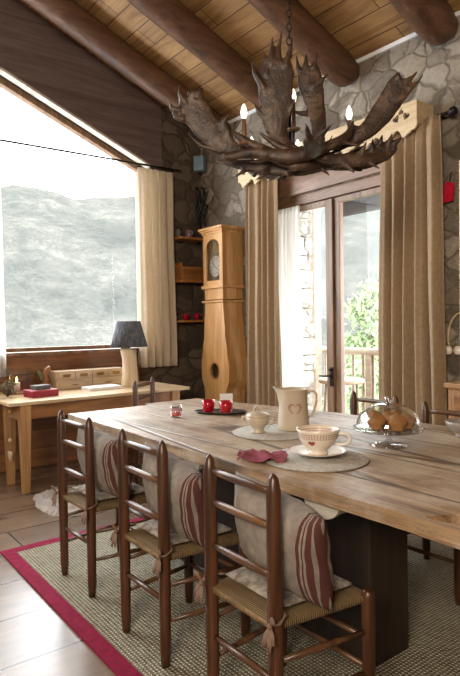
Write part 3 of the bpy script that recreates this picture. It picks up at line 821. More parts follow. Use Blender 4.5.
# lamp
lp = thing('table_lamp', 'table lamp with pale tree trunk base and charcoal shade on the desk', 'lamp', (-5.29, 2.74, DZt))
MB().tube([(0, 0, .0005), (.004, .0, .02), (-.008, .01, .14), (.0, 0, .28), (-.008, -.006, .375), (-.006, 0, .39)], [.092, .090, .078, .073, .083, .078], 20).build('trunk_base', 'trunk', lp)
MB().tube([(-.006, 0, .385), (-.006, 0, .48)], .012, 10).build('stem', 'brass', lp)
sh = MB(); sh.lathe([(.188, .405), (.118, .665), (.114, .665), (.184, .405)], seg=56, closed=True); o = sh.build('lamp_shade', 'lampshade', lp)
MB().lathe([(.01, .48), (.024, .51), (.030, .54), (.020, .57), (0, .58)], seg=16).build('bulb', 'white', lp)
cross = MB()
for k in range(3): a = k*2*PI/3; cross.tube([(-.006, 0, .475), (.115*math.cos(a), .115*math.sin(a), .655)], .002, 6)
cross.build('shade_carrier', 'brass', lp)

# chest of little drawers
bx = thing('drawer_box', 'pale wooden box of small drawers on the desk under the window', 'box', (-5.60, 2.42, DZt))
W = .74
MB().box((-.11, -W/2, 0), (.105, W/2, .18), .005).build('case', 'box_wood', bx)
for k in range(4):
    y0 = -W/2+.015+k*(W-.03)/4; d_ = MB().box((.10, y0+.005, .105), (.115, y0+(W-.03)/4-.005, .165), .003).build('drawer', 'box_wood', bx)
    MB().box((.114, y0+.05, .12), (.118, y0+(W-.03)/4-.05, .15), .0).build('label_holder', 'brass', d_)
for k in range(2):
    y0 = -W/2+.015+k*(W-.03)/2; d_ = MB().box((.10, y0+.005, .012), (.115, y0+(W-.03)/2-.005, .095), .003).build('drawer', 'box_wood', bx)
    yc = y0+(W-.03)/4
    MB().tube([(.114, yc-.03, .05), (.126, yc-.02, .045), (.126, yc+.02, .045), (.114, yc+.03, .05)], .003, 6).build('handle', 'iron', d_)
nb = thing('notebook', 'white notebook lying on the desk in front of the drawer box', 'book', (-5.27, 2.42, DZt+.0), .06)
MB().box((-.10, -.17, .001), (.10, .17, .006), .001).build('cover', 'paper', nb); MB().box((-.097, -.166, .006), (.094, .166, .026), .001).build('pages', 'white', nb); MB().box((-.10, -.17, .026), (.10, .17, .031), .001).build('cover', 'paper', nb)
rb = thing('red_box', 'flat dark red box on the left end of the desk', 'box', (-5.15, 1.78, DZt), .12)
MB().box((-.09, -.125, .001), (.09, .125, .04), .004).build('base', 'redbox', rb); MB().box((-.093, -.128, .036), (.093, .128, .06), .004).build('lid', 'redbox', rb)
gbx = thing('small_box', 'small grey box lying on top of the red box', 'box', (-5.16, 1.78, DZt+.0605), .2)
MB().box((-.05, -.07, 0), (.05, .07, .02), .003).build('base', 'grey_lid', gbx); MB().box((-.052, -.072, .018), (.052, .072, .038), .004).build('lid', 'grey_lid', gbx)
# carved figure with leaves
fg = thing('carved_figure', 'little carved wooden figure standing on the desk left of the drawer box', 'figurine', (-5.60, 1.99, DZt))
MB().tube([(0, 0, 0), (0, 0, .03), (.0, .005, .10), (.0, -.01, .16), (0, .02, .205), (0, .03, .235)], [.032, .034, .038, .03, .032, .006], 12).build('body', 'shelf', fg)
lv = MB()
for k in range(7):
    a = .4*k-1.2; lv.tube([(.02, -.03, .09+.01*k), (.02, -.05-.006*k, .11+.012*k), (.02, -.045-.01*k, .135+.012*k)], [(.003, .002), (.016, .003), (.003, .002)], 8, flat=(1, 0, 0))
lv.build('leaves', 'green', fg)
# lantern: glass cube with candles and dried flowers round it
ln = thing('glass_lantern', 'clear glass candle box with a lit candle on the far left of the desk', 'lantern', (-5.52, 1.70, DZt), .0)
MB().box((-.12, -.115, .001), (.12, .115, .016), .004).build('base', 'shelf', ln)
gl = MB()
for lo, hi in (((-.11, -.105, .016), (-.106, .105, .235)), ((.106, -.105, .016), (.11, .105, .235)), ((-.106, -.105, .016), (.106, -.101, .235)), ((-.106, .101, .016), (.106, .105, .235))): gl.box(lo, hi)
gl.build('glass', 'clearglass', ln)
MB().lathe([(.03, .016), (.03, .10), (.026, .103), (.0, .098)], (.0, -.02, 0), 20).build('candle', 'wax', ln)
MB().lathe([(.0, .105), (.009, .118), (.006, .14), (0, .16)], (.0, -.02, 0), 12).build('flame', emit('flame', '#ffc060', 14), ln)
dfw = thing('dried_flowers', 'bunch of small dry twigs and flowers beside the glass lantern', 'flowers', (-5.27, 1.52, DZt))
tw = MB(); rr_ = random.Random(4)
for k in range(46):
    a = rr_.uniform(0, 2*PI); L = rr_.uniform(.05, .15); e_ = Vector((math.cos(a)*L*.8, math.sin(a)*L*.7, rr_.uniform(.03, .14)))
    tw.tube([(0, 0, .004), e_*.5+Vector((0, 0, .02)), e_], [.0025, .002, .001], 5)
    if k < 22: MB().ball(e_, rr_.uniform(.007, .014), 8, 6).build('flower_head', 'green', dfw)
tw.build('stems', 'bark', dfw)

# ------------------------------------------------------------------ longcase clock
ck = thing('longcase_clock', 'tall honey pine longcase clock with violin shaped body in the room corner', 'clock', (-5.19, 3.74, 0))
def prof(pairs, n=8):
    out = []
    for i in range(len(pairs)-1):
        (w0, z0), (w1, z1) = pairs[i], pairs[i+1]
        for k in range(n):
            t_ = k/n; e_ = t_*t_*(3-2*t_); out.append((w0+(w1-w0)*e_, z0+(z1-z0)*t_))
    out.append(pairs[-1]); return out
pr = prof([(.185, .10), (.19, .45), (.205, .66), (.255, .80), (.262, .93), (.225, 1.12), (.195, 1.30), (.17, 1.66)])
out = [(w, z) for w, z in pr]+[(-w, z) for w, z in reversed(pr)]
ov = [(.075*math.cos(2*PI*k/24), .885+.085*math.sin(2*PI*k/24)) for k in range(24)]
bd = MB(); bd.plate(out, (ov[::-1],), .018, XZ); body = bd.build('case', 'pine', ck)
sd = MB()
for s_ in (-1, 1):
    ring = [(s_*w, z) for w, z in pr]
    vs = [Vector((x, .018, z)) for x, z in ring]+[Vector((x, .272, z)) for x, z in ring]+[Vector((x-s_*.016, .018, z)) for x, z in ring]+[Vector((x-s_*.016, .272, z)) for x, z in ring]
    n_ = len(ring)
    fs = []
    for i in range(n_-1): fs += [(i, i+1, n_+i+1, n_+i), (2*n_+i, 2*n_+i+1, 3*n_+i+1, 3*n_+i)]
    sd._add(vs, fs, False)
sd.build('side_panel', 'pine', ck)
MB().plate(out, (), .006, T((0, .262, 0)) @ XZ).build('back_panel', 'pedestal', ck)
MB().plate([(.085*math.cos(2*PI*k/28), .885+.096*math.sin(2*PI*k/28)) for k in range(28)], ([(.073*math.cos(-2*PI*k/28), .885+.083*math.sin(-2*PI*k/28)) for k in range(28)],), .01, T((0, -.008, 0)) @ XZ).build('oval_rim', 'shelf', ck)
MB().plate(ov, (), .004, T((0, .008, 0)) @ XZ).build('oval_pane', 'dome', ck)
pen = MB(); pen.tube([(0, .12, 1.6), (0, .12, .95)], .004, 6); pen.lathe([(0, -.008), (.04, -.006), (.045, 0), (.04, .006), (0, .008)], seg=24, mtx=T((0, .12, .9)) @ Matrix.Rotation(PI/2, 4, 'X')); pen.build('pendulum', 'brass', ck)
MB().box((-.205, -.015, 0), (.205, .275, .10), .006).build('plinth', 'pine', ck)
for z, w, h in ((1.640, .200, .026), (1.795, .205, .042)):
    MB().box((-w, -.030, z), (w, .275, z+h), .010).build('moulding', 'pine', ck)
MB().box((-.17, 0, 1.675), (.17, .272, 1.80), .002).build('neck', 'pine', ck)
hood = MB(); hx = .18; z0, z1 = 1.835, 2.40
hood.box((-hx, .01, z0), (-hx+.016, .272, z1)); hood.box((hx-.016, .01, z0), (hx, .272, z1)); hood.box((-hx+.016, .255, z0), (hx-.016, .272, z1)); hood.box((-hx+.016, .01, z0), (hx-.016, .255, z0+.016)); hood.box((-hx+.016, .01, z1-.016), (hx-.016, .255, z1))
hood.build('hood', 'pine', ck)
arch = [(-.125, 1.885), (.125, 1.885), (.125, 2.24)]+[(.125*math.cos(a), 2.24+.10*math.sin(a)) for a in [PI*k/16 for k in range(1, 16)]]+[(-.125, 2.24)]
dd = MB().plate([(-hx, z0), (hx, z0), (hx, z1), (-hx, z1)], (arch[::-1],), .018, T((0, -.008, 0)) @ XZ).build('hood_door', 'pine', ck)
MB().plate(arch, (), .003, T((0, .002, 0)) @ XZ).build('pane', 'dome', dd)
MB().box((-.15, .10, 1.87), (.15, .112, 2.36)).build('back_plate', 'black', ck)
dmx = T((0, .030, 2.045)) @ Matrix.Rotation(PI/2, 4, 'X')
dl = MB(); dl.lathe([(0, -.008), (.112, -.008), (.116, .002), (.108, .008), (0, .008)], seg=40, mtx=dmx); dial = dl.build('dial', 'white', ck)
nm = MB()
for k in range(12):
    a = k*PI/6; m_ = T((0, .019, 2.045)) @ Matrix.Rotation(a, 4, 'Y'); nm.box((-.005, 0, .076), (.005, .0025, .098), 0, m_)
nm.build('numerals', 'black', dial)
hn = MB()
for a, L, w in ((2.2, .052, .006), (-.6, .078, .005)):
    hn.box((-w, 0, -.012), (w, .002, L), 0, T((0, .016, 2.045)) @ Matrix.Rotation(a, 4, 'Y'))
hn.ball((0, .016, 2.045), .006, 10, 6); hn.build('hands', plain('blued_steel', '#1d2a44', .3, Metallic=.6), dial)
MB().plate([(-.07, 2.19), (.07, 2.19), (.085, 2.25), (.04, 2.27), (0, 2.32), (-.04, 2.27), (-.085, 2.25)], (), .006, T((0, .030, 0)) @ XZ).build('dial_crest', 'brass', dial)
cn = MB()
for z, o_, h in ((2.40, .012, .025), (2.425, .028, .02), (2.445, .042, .025)): cn.box((-hx-o_, -.008-o_, z), (hx+o_, .275, z+h), .004)
cn.build('cornice', 'pine', ck)

# ------------------------------------------------------------------ shelves in the corner
for z, l in ((2.41, 'top corner shelf on the stone wall, holding the mauve mug'), (1.915, 'middle corner shelf on the stone wall, holding the basket'), (1.455, 'lowest corner shelf on the stone wall, holding two red glasses')):
    t = thing('wall_shelf', l, 'shelf', (XA, 3.79, z), 0, 'corner shelves')
    oo = [(0, -.24), (.20, -.24), (.225, -.235), (.235, -.215), (.235, .22), (0, .22)]
    MB().plate(oo, (), .026, T((.001, 0, -.026))).build('board', 'shelf', t)
    for y in (-.12, .12): MB().tube([(.005, y, -.04), (.10, y, -.04), (.11, y, -.028)], .006, 6).build('bracket', 'iron', t)
mg = thing('mug', 'mauve mug on the top corner shelf', 'mug', (XA+.15, 3.73, 2.4105))
MB().lathe([(.0, .004), (.035, 0), (.04, .01), (.043, .09), (.041, .092), (.038, .085), (.035, .014), (0, .012)], seg=24).build('body', 'purple', mg)
MB().ctube([(.042, 0, .075), (.068, 0, .068), (.07, 0, .035), (.041, 0, .022)], .006, 8).build('handle', 'purple', mg)
jr = thing('jar', 'dark jar standing left of the mug on the top corner shelf', 'jar', (XA+.12, 3.60, 2.4105))
MB().lathe([(0, .004), (.03, 0), (.036, .012), (.036, .075), (.026, .09), (.026, .1), (0, .1)], seg=24).build('body', 'grey_lid', jr); MB().lathe([(0, .1), (.029, .1), (.029, .118), (.0, .12)], seg=24).build('lid', 'iron', jr)
bk = thing('basket', 'brown slatted basket on the middle corner shelf', 'basket', (XA+.125, 3.76, 1.9155))
fl = MB(); fl.box((-.09, -.17, 0), (.09, .17, .012)); fl.build('bottom', 'shelf', bk)
for sx in (-1, 1):
    b = MB()
    for k in range(12):
        y = -.16+k*.029; b.box((sx*.088-.004, y-.009, .012), (sx*.088+.004, y+.009, .15))
    b.box((sx*.09-.006, -.175, .135), (sx*.09+.006, .175, .155), .002); b.build('side', 'shelf', bk)
for sy in (-1, 1): MB().box((-.084, sy*.17-.005, .012), (.084, sy*.17+.005, .20 if sy < 0 else .16), .002).build('end', 'shelf', bk)
def red_glass(loc, label, group, sc=1.0):
    t = thing('red_glass', label, 'candle glass', loc, 0, group)
    MB().lathe([(.0, .004), (.024*sc, .0), (.030*sc, .006), (.037*sc, .04*sc), (.039*sc, .072*sc), (.036*sc, .072*sc), (.033*sc, .04*sc), (.026*sc, .012), (0, .010)], seg=28).build('cup', 'redglass', t)
    MB().lathe([(0, .011), (.024*sc, .011), (.031*sc, .045*sc), (.022*sc, .05*sc), (0, .047*sc)], seg=24).build('wax', 'redwax', t)
    return t
red_glass((XA+.15, 3.66, 1.4555), 'red glass nearer the curtain on the lowest corner shelf', 'red glasses on the corner shelf')
red_glass((XA+.15, 3.82, 1.4555), 'red glass nearer the clock on the lowest corner shelf', 'red glasses on the corner shelf')
# things up in the corner
bl = thing('wall_speaker', 'small blue grey box high in the corner above the clock', 'speaker', (-5.62, 3.88, 3.20), .6)
MB().box((-.06, -.05, 0), (.06, .05, .17), .008).build('housing', 'blue', bl); MB().box((-.02, .05, .06), (.02, .16, .10)).build('bracket', 'iron', bl)
vn = MB(); rv = random.Random(2)
for k in range(9):
    x0, y0 = -5.70+rv.uniform(-.03, .05), 3.93+rv.uniform(-.05, .04); pts = []
    for j in range(9): pts.append((x0+rv.uniform(-.035, .035), y0+rv.uniform(-.03, .03), 3.02-j*.055+rv.uniform(-.02, .02)))
    vn.tube(pts, [.010, .012, .009, .013, .008, .012, .009, .007, .003], 6)
vn.tube([(-5.70, 4.02, 3.03), (-5.70, 3.93, 3.03)], .007, 6)
tag(vn.build('dried_vine', 'black'), 'dark twisted dry vine hanging in the corner above the clock', 'vine')

# ------------------------------------------------------------------ dresser and small things on the right
db = thing('dresser', 'wooden dresser with open upper part at the right edge by the curtain', 'cabinet', (-2.29, 3.66, 0))
MB().box((0, .01, .06), (1.1, .34, .93), .004).build('base_case', 'desk_leg', db); MB().box((-.02, -.02, .93), (1.12, .345, .965), .006).build('counter', 'desk_leg', db); MB().box((.02, .03, 0), (1.08, .33, .06)).build('plinth', 'desk_leg', db)
for k in range(2):
    dr_ = MB().box((.05+k*.51, -.006, .10), (.54+k*.51, .012, .88), .004).build('door', 'desk', db); MB().ball((.5 if k == 0 else .6, -.015, .55), .014, 12, 8).build('knob', 'iron', dr_)
up = MB(); up.box((0, .16, .965), (.04, .34, 2.50), .004); up.box((1.06, .16, .965), (1.1, .34, 2.50), .004); up.box((.0, .16, 2.50), (1.1, .34, 2.54), .004); up.box((.04, .32, .965), (1.06, .34, 2.50))
up.build('upper_case', 'pale_wood', db)
for z in (1.45, 1.95): MB().box((.04, .17, z), (1.06, .32, z+.025)).build('shelf', 'pale_wood', db)
rc = thing('red_ornament', 'red fabric ornament hanging on the wall right of the curtain', 'ornament', (-2.47, 3.975, 2.29))
MB().plate([(-.055, 0), (.035, .01), (.05, .14), (-.01, .16), (-.03, .13)], (), .02, T((0, -.01, 0)) @ XZ).build('fabric', 'redcloth', rc); MB().tube([(0.01, 0, .155), (.01, .015, .22), (.01, .043, .235)], .003, 6).build('loop', 'iron', rc)
sw = thing('light_switch', 'pair of white round porcelain switches on the wall by the dresser', 'switch', (-2.45, YB, 1.175))
MB().box((-.09, -.012, -.035), (.09, 0, .035), .004).build('back_plate', 'desk', sw)
for k in (-1, 1): MB().lathe([(0, 0), (.036, 0), (.036, .02), (.028, .035), (0, .04)], seg=24, mtx=T((k*.042, -.012, 0)) @ Matrix.Rotation(PI/2, 4, 'X')).build('knob', 'white', sw)
MB().ctube([(-.04, -.012, .034), (-.05, -.014, .10), (-.03, -.015, .2), (.02, -.015, .27), (.08, -.014, .29)], .007, 8).build('cord', 'pale_wood', sw)

# ------------------------------------------------------------------ things on the dining table
def mat_round(loc, label):
    o = MB().lathe([(0, 0), (.215, 0), (.222, .003), (.215, .007), (0, .006)], seg=64).build('placemat', 'placemat', None, loc)
    return tag(o, label, 'placemat', 'round grey placemats')
tz = TZ+.0005
mat_round((-1.72, 1.76, tz), 'round grey woven placemat under the striped cup')
mat_round((-2.29, 2.03, tz), 'round grey woven placemat under the jug and sugar bowl')
mz = TZ+.0078
sa = thing('saucer', 'cream saucer under the big striped cup', 'saucer', (-1.745, 1.80, mz))
MB().lathe([(0, .003), (.05, 0), (.06, .004), (.105, .017), (.125, .024), (.125, .027), (.10, .022), (.055, .009), (0, .008)], seg=48).build('plate', 'white', sa)
MB().lathe([(.1205, .0262), (.1245, .0275), (.1255, .0262)], seg=48, cap=False).build('rim_line', 'motif_red', sa)
cp = thing('breakfast_cup', 'big cream breakfast cup with red checked band on the saucer', 'cup', (-1.745, 1.80, mz+.0085), 0)
MB().lathe([(0, .004), (.042, 0), (.044, .008), (.036, .014), (.050, .026), (.072, .048), (.084, .072), (.090, .098), (.094, .108), (.091, .109), (.086, .098), (.079, .072), (.066, .048), (.045, .028), (0, .022)], seg=56).build('bowl', 'cup', cp)
MB().ctube([Vector((.066, .055, .085)), Vector((.092, .075, .088)), Vector((.105, .086, .068)), Vector((.094, .077, .045)), Vector((.058, .047, .04))], [.007, .0075, .0075, .007, .006], 10).build('handle', 'white', cp)
# small red heart print on the bowl of the cup
cang = math.atan2(-1.80, 1.745)-.35
MB().plate(heart(.03, .026), (), .003, T((0, 0, .055)) @ Matrix.Rotation(cang+PI/2, 4, 'Z') @ T((0, -.0785, 0)) @ Matrix.Rotation(.65, 4, 'X') @ XZ).build('heart_print', 'motif_red', cp)
# napkin
def nap(u, v):
    x = (u-.5)*.19; y = (v-.5)*.13
    z = .006+.016*(1+math.sin(u*11+v*5))*.5+.018*noise.noise(Vector((u*5, v*5, 3)))
    return Vector((x+.015*math.sin(v*6), y*(1.1-.3*u)+.006*math.sin(u*7), max(.002, z+.020*(1-abs(v-.5)*2))))
o = MB().grid(nap, 30, 20).build('napkin', 'napkin', None, (-1.845, 1.565, TZ+.006), (0, 0, .75))
md = o.modifiers.new('thick', 'SOLIDIFY'); md.thickness = .005; md.offset = 1
tag(o, 'crumpled dusty red napkin beside the striped cup', 'napkin')
# sugar bowl
su = thing('sugar_bowl', 'cream lidded sugar bowl with two handles in front of the jug', 'sugar bowl', (-2.32, 1.945, mz), .64)
MB().lathe([(0, .003), (.035, 0), (.037, .008), (.027, .016), (.035, .028), (.055, .05), (.063, .075), (.060, .086), (.056, .086), (.055, .07), (.04, .04), (0, .03)], seg=44).build('bowl', 'cream', su)
ld = MB().lathe([(.064, .086), (.066, .09), (.052, .101), (.025, .110), (.0, .113)], seg=44).build('lid', 'cream', su)
MB().ctube([(-.020, 0, .107), (-.017, 0, .128), (0, 0, .138), (.017, 0, .128), (.020, 0, .107)], .0045, 8).build('lid_handle', 'cream', ld)
for s_ in (-1, 1): MB().ctube([(s_*.058, 0, .078), (s_*.08, 0, .080), (s_*.086, 0, .062), (s_*.072, 0, .046), (s_*.05, 0, .048)], .0055, 8).build('handle', 'cream', su)
# jug
jg = thing('jug', 'tall cream enamel jug with faded heart print in front of the balcony door', 'jug', (-2.27, 2.155, mz), math.radians(53))
J = [(0, .003), (.085, 0), (.088, .006), (.085, .03), (.079, .10), (.075, .17), (.078, .213), (.081, .218), (.078, .219), (.073, .20), (.072, .10), (.078, .02), (0, .012)]
jb = MB(); jb.lathe(J, seg=52)
jb.b.verts.ensure_lookup_table()
for v in jb.b.verts:                                  # pull the lip out into a spout
    if v.co.z > .17 and v.co.x < 0:
        a = math.atan2(v.co.y, -v.co.x); k = math.exp(-(a/.38)**2)*((v.co.z-.17)/.05); v.co.x -= .032*k; v.co.z += .012*k
jb.build('body', 'cream', jg)
MB().ctube([(.075, 0, .195), (.105, 0, .205), (.125, 0, .18), (.122, 0, .13), (.10, 0, .075), (.083, 0, .062)], [(.010, .006)]*6, 10, flat=(0, 0, 1)).build('handle', 'cream', jg)
hr = MB(); hh = heart(.075, .08, 40)
def wrap(u, v, r=.0785): a = u/r-PI/2; return Vector((r*math.cos(a), r*math.sin(a), .115+v))
vs = []; fs = []
inner = heart(.050, .055, 40)
for i in range(40):
    vs += [wrap(*hh[i], r=.0795), wrap(*inner[i], r=.0795)]
for i in range(40): j = (i+1) % 40; fs.append((2*i, 2*j, 2*j+1, 2*i+1))
hr._add(vs, fs, True); hr.build('heart_print', 'motif', jg)
# cake stand with dome and muffins
cs = thing('cake_stand', 'glass footed cake stand with six muffins on it', 'cake stand', (-1.70, 2.225, tz))
MB().lathe([(0, .002), (.09, 0), (.092, .004), (.06, .010), (.02, .018), (.012, .03), (.013, .055), (.02, .066), (.09, .070), (.160, .074), (.168, .079), (.166, .083), (.15, .079), (.02, .077), (0, .077)], seg=56).build('stand', 'dome', cs)
dm = thing('glass_dome', 'clear glass dome with knob covering the muffins', 'cake dome', (-1.70, 2.225, tz+.0795))
prd = [(.150*math.cos(a)**.8 if math.cos(a) > 0 else 0, .118*math.sin(a)) for a in [PI/2*k/14 for k in range(15)]]
MB().lathe([(.1505, 0)]+prd[1:], seg=56, cap=False).build('dome', 'dome', dm)
MB().lathe([(.012, .117), (.009, .124), (.018, .134), (.016, .146), (0, .150)], seg=20).build('knob', 'dome', dm)
pos = [(-.075, -.040, 0), (.022, -.085, .3), (.094, -.015, 1.1), (-.060, .062, 2), (.012, .020, .7), (.065, .090, 2.4)]
ml = ['golden muffin at the left front under the glass dome', 'golden muffin at the centre front under the glass dome', 'golden muffin at the right under the glass dome', 'golden muffin at the far left under the glass dome', 'golden muffin in the middle under the glass dome', 'golden muffin at the back right under the glass dome']
R0 = Matrix.Rotation(math.radians(52.7), 3, 'Z')
for (x, y, a), l in zip(pos, ml):
    q = R0 @ Vector((x*.86, y*.86, 0))
    b = MB(); b.lathe([(0, 0), (.026, 0), (.030, .006), (.042, .028), (.046, .035), (.042, .046), (.031, .059), (.016, .070), (0, .076)], seg=26)
    for v in b.b.verts:
        v.co += v.co.normalized()*.010*noise.noise(v.co*32+Vector((a*9, 0, 0)))
    o = b.build('muffin', 'muffin', None, (-1.70+q.x, 2.225+q.y, tz+.0822), (0, 0, a))
    tag(o, l, 'muffin', 'muffins under the dome')
# bowl at the right edge
bw_ = thing('small_bowl', 'grey bowl standing on the table at the right edge of the photo', 'bowl', (-1.575, 2.655, tz))
MB().lathe([(0, .003), (.035, 0), (.038, .006), (.034, .012), (.06, .03), (.082, .06), (.088, .08), (.084, .08), (.076, .058), (.05, .03), (0, .02)], seg=44).build('bowl', plain('grey_stoneware', '#8e8680', .35), bw_)
# tray with two red candle glasses and a white card, tea light in front
ty = thing('oval_tray', 'dark oval metal tray holding two red candle glasses', 'tray', (-3.03, 2.225, tz), math.radians(40))
MB().lathe([(0, .002), (.15, 0), (.172, .008), (.180, .014), (.176, .015), (.15, .005), (0, .005)], seg=48, sy=.52).build('dish', 'tray', ty)
red_glass((-3.085, 2.165, tz+.0055), 'red candle glass on the left of the dark tray', 'red candle glasses on the tray', 1.12)
red_glass((-2.96, 2.215, tz+.0055), 'red candle glass on the right of the dark tray', 'red candle glasses on the tray', 1.12)
cdd = thing('card_holder', 'white card standing on the dark tray behind the red glasses', 'card', (-3.02, 2.265, tz+.0055), math.radians(50))
MB().box((-.042, -.003, .004), (.042, .003, .118), .001).build('card', 'paper', cdd); MB().box((-.03, -.014, 0), (.03, .014, .010), .002).build('foot', 'pale_wood', cdd)
tl = thing('tea_light', 'clear glass tea light with a red band near the left end of the table', 'candle glass', (-3.09, 1.92, tz))
MB().lathe([(0, .003), (.034, 0), (.037, .006), (.037, .078), (.034, .078), (.033, .01), (0, .008)], seg=28).build('glass', 'clearglass', tl)
MB().lathe([(0, .0085), (.031, .0085), (.031, .028), (0, .026)], seg=24).build('wax', 'redwax', tl); MB().lathe([(.0375, .04), (.038, .041), (.038, .058), (.0375, .059)], seg=28, cap=False).build('band', plain('pink_print', '#a8808a', .5), tl)

# ------------------------------------------------------------------ antler chandelier
chd = thing('antler_chandelier', 'large chandelier of dark moose antlers with candle bulbs above the table', 'chandelier', (-2.2, 2.1, 2.30), math.radians(52.7))
Uc = .0052                                             # design unit of the chandelier, about half a centimetre
def V(a, b, d=0): return Vector((a*Uc, d, b*Uc))
def antler(spine, tines, face=(0, 1, 0)):
    b = MB()
    # resample the beam with a smooth curve
    P = [V(*s_[:3]) for s_ in spine]; Wd = [s_[3] for s_ in spine]; Th = [s_[4] for s_ in spine]
    pts, rad = [], []
    n_ = len(P)
    for i in range(n_-1):
        p0, p1, p2, p3 = P[max(i-1, 0)], P[i], P[i+1], P[min(i+2, n_-1)]
        for k in range(6):
            t_ = k/6
            q = .5*((2*p1)+(p2-p0)*t_+(2*p0-5*p1+4*p2-p3)*t_**2+(-p0+3*p1-3*p2+p3)*t_**3)
            pts.append(q); rad.append((Wd[i]+(Wd[i+1]-Wd[i])*t_, Th[i]+(Th[i+1]-Th[i])*t_))
    pts.append(P[-1]); rad.append((Wd[-1], Th[-1]))
    b.tube(pts, rad, 16, flat=face)
    for tn in tines:
        q = [V(*p[:3]) for p in tn]; rr = [p[3] for p in tn]
        if len(q) == 2: q = [q[0], q[0].lerp(q[1], .5)+Vector((0, -.006, 0)), q[1]]; rr = [rr[0], (rr[0]+rr[1])*.55, rr[1]]
        b.tube(q, rr, 8)
    o = b.build('antler', 'antler', chd)
    r = o.modifiers.new('blend', 'REMESH'); r.mode = 'VOXEL'; r.voxel_size = .0075; r.use_smooth_shade = True
    sm = o.modifiers.new('relax', 'SMOOTH'); sm.iterations = 4; sm.factor = .6
    return o
# big palm to the left
antler([(10, -6, 0, .022, .02), (-40, -3, -.03, .026, .022), (-62, 1, -.05, .045, .02), (-84, 20, -.06, .072, .016), (-97, 40, -.06, .078, .013), (-100, 50, -.06, .06, .012)],
       [[(-104, 42, -.06, .02), (-110, 52, -.07, .014), (-110, 64, -.06, .004)], [(-110, 36, -.06, .02), (-118, 38, -.07, .014), (-121, 48, -.05, .004)], [(-94, 48, -.06, .026), (-89, 58, -.06, .014)],
        [(-100, 48, -.06, .02), (-99, 58, -.06, .012)], [(-106, 28, -.06, .02), (-115, 30, -.06, .012), (-119, 40, -.07, .004)], [(-74, 18, -.05, .022), (-68, 26, -.06, .018), (-61, 33, -.07, .006)], [(-60, 5, -.05, .02), (-68, 24, -.06, .014)],
        [(-70, -4, -.05, .018), (-90, 2, -.06, .012), (-105, 16, -.07, .004)]])
# tall palm in the middle, towards the camera
antler([(20, -8, .0, .02, .02), (-7, 2, -.05, .036, .024), (-17, 20, -.08, .068, .02), (-17, 45, -.09, .088, .015), (-16, 70, -.09, .094, .013), (-15, 82, -.09, .07, .012)],
       [[(-28, 54, -.09, .022), (-37, 68, -.1, .014), (-40, 83, -.09, .003)], [(-26, 66, -.09, .02), (-24, 78, -.09, .013), (-29, 91, -.1, .003)], [(-20, 76, -.09, .024), (-20, 90, -.09, .015), (-19, 106, -.08, .003)],
        [(-14, 78, -.09, .022), (-13, 95, -.08, .013), (-9, 114, -.09, .003)], [(-8, 74, -.09, .022), (-2, 90, -.09, .013), (1, 105, -.09, .003)], [(-24, 22, -.08, .018), (-34, 32, -.09, .012), (-39, 42, -.1, .003)], [(-4, 30, -.08, .016), (2, 44, -.1, .006)]])
# second tall palm behind, slightly right
antler([(0, -6, .10, .02, .02), (25, 6, .14, .03, .022), (32, 30, .17, .044, .018), (30, 55, .19, .056, .015), (25, 80, .19, .076, .012), (22, 98, .19, .066, .011)],
       [[(28, 96, .19, .02), (31, 106, .19, .012), (33, 116, .2, .003)], [(20, 98, .19, .018), (21, 114, .2, .004)], [(12, 94, .19, .016), (10, 112, .19, .004)], [(26, 76, .19, .022), (36, 82, .18, .013), (46, 92, .17, .003)],
        [(20, 48, .18, .018), (8, 50, .18, .010), (2, 54, .17, .004)], [(24, 18, .16, .018), (34, 28, .15, .010), (40, 42, .14, .003)]])
# long antler sweeping up to the right
antler([(-10, -2, 0, .02, .02), (36, 2, -.02, .026, .022), (68, 12, -.04, .042, .018), (88, 32, -.04, .062, .014), (104, 56, -.05, .066, .012), (109, 65, -.05, .05, .011)],
       [[(112, 62, -.05, .018), (120, 68, -.05, .010), (125, 75, -.05, .003)], [(114, 54, -.05, .018), (124, 62, -.05, .010), (130, 71, -.06, .003)], [(104, 64, -.05, .018), (104, 71, -.05, .010)], [(70, 16, -.03, .016), (56, 22, -.04, .010), (48, 34, -.05, .003)], [(98, 40, -.04, .02), (110, 46, -.05, .012), (118, 54, -.05, .004)]])
# low dark palm on the right
antler([(0, -14, .05, .02, .02), (40, -12, .07, .028, .02), (72, -8, .08, .05, .016), (96, 2, .09, .055, .013), (108, 10, .09, .035, .012)],
       [[(84, 4, .08, .016), (85, 16, .08, .004)], [(92, 8, .08, .016), (95, 20, .08, .004)], [(102, 10, .09, .016), (106, 22, .09, .004)], [(108, 10, .09, .018), (116, 17, .09, .004)], [(60, -14, .08, .016), (76, -20, .06, .004)]])
# low beams crossing underneath
antler([(-68, -12, -.10, 0.016, 0.013), (-40, -10, -.14, 0.030, 0.021), (-6, -16, -.18, 0.038, 0.023), (26, -8, -.16, 0.030, 0.023), (50, 6, -.12, 0.022, 0.018), (58, 22, -.10, 0.007, 0.007)],
       [[(-20, -14, -.16, .016), (-34, -22, -.2, .010), (-52, -22, -.22, .003)], [(10, -12, -.17, .016), (24, -22, -.2, .010), (44, -24, -.2, .003)], [(40, 0, -.13, .014), (60, -4, -.14, .008), (76, 2, -.14, .003)]])
antler([(66, -14, .0, 0.014, 0.013), (40, -18, -.08, 0.027, 0.018), (0, -20, -.14, 0.041, 0.021), (-30, -8, -.14, 0.030, 0.021), (-52, 6, -.12, 0.019, 0.016), (-60, 14, -.11, 0.005, 0.005)],
       [[(10, -20, -.13, .016), (0, -28, -.16, .01), (-16, -30, -.18, .003)], [(34, -18, -.09, .014), (46, -26, -.1, .008), (54, -26, -.12, .003)], [(-30, -8, -.14, .014), (-46, -14, -.16, .008), (-58, -20, -.18, .003)]])
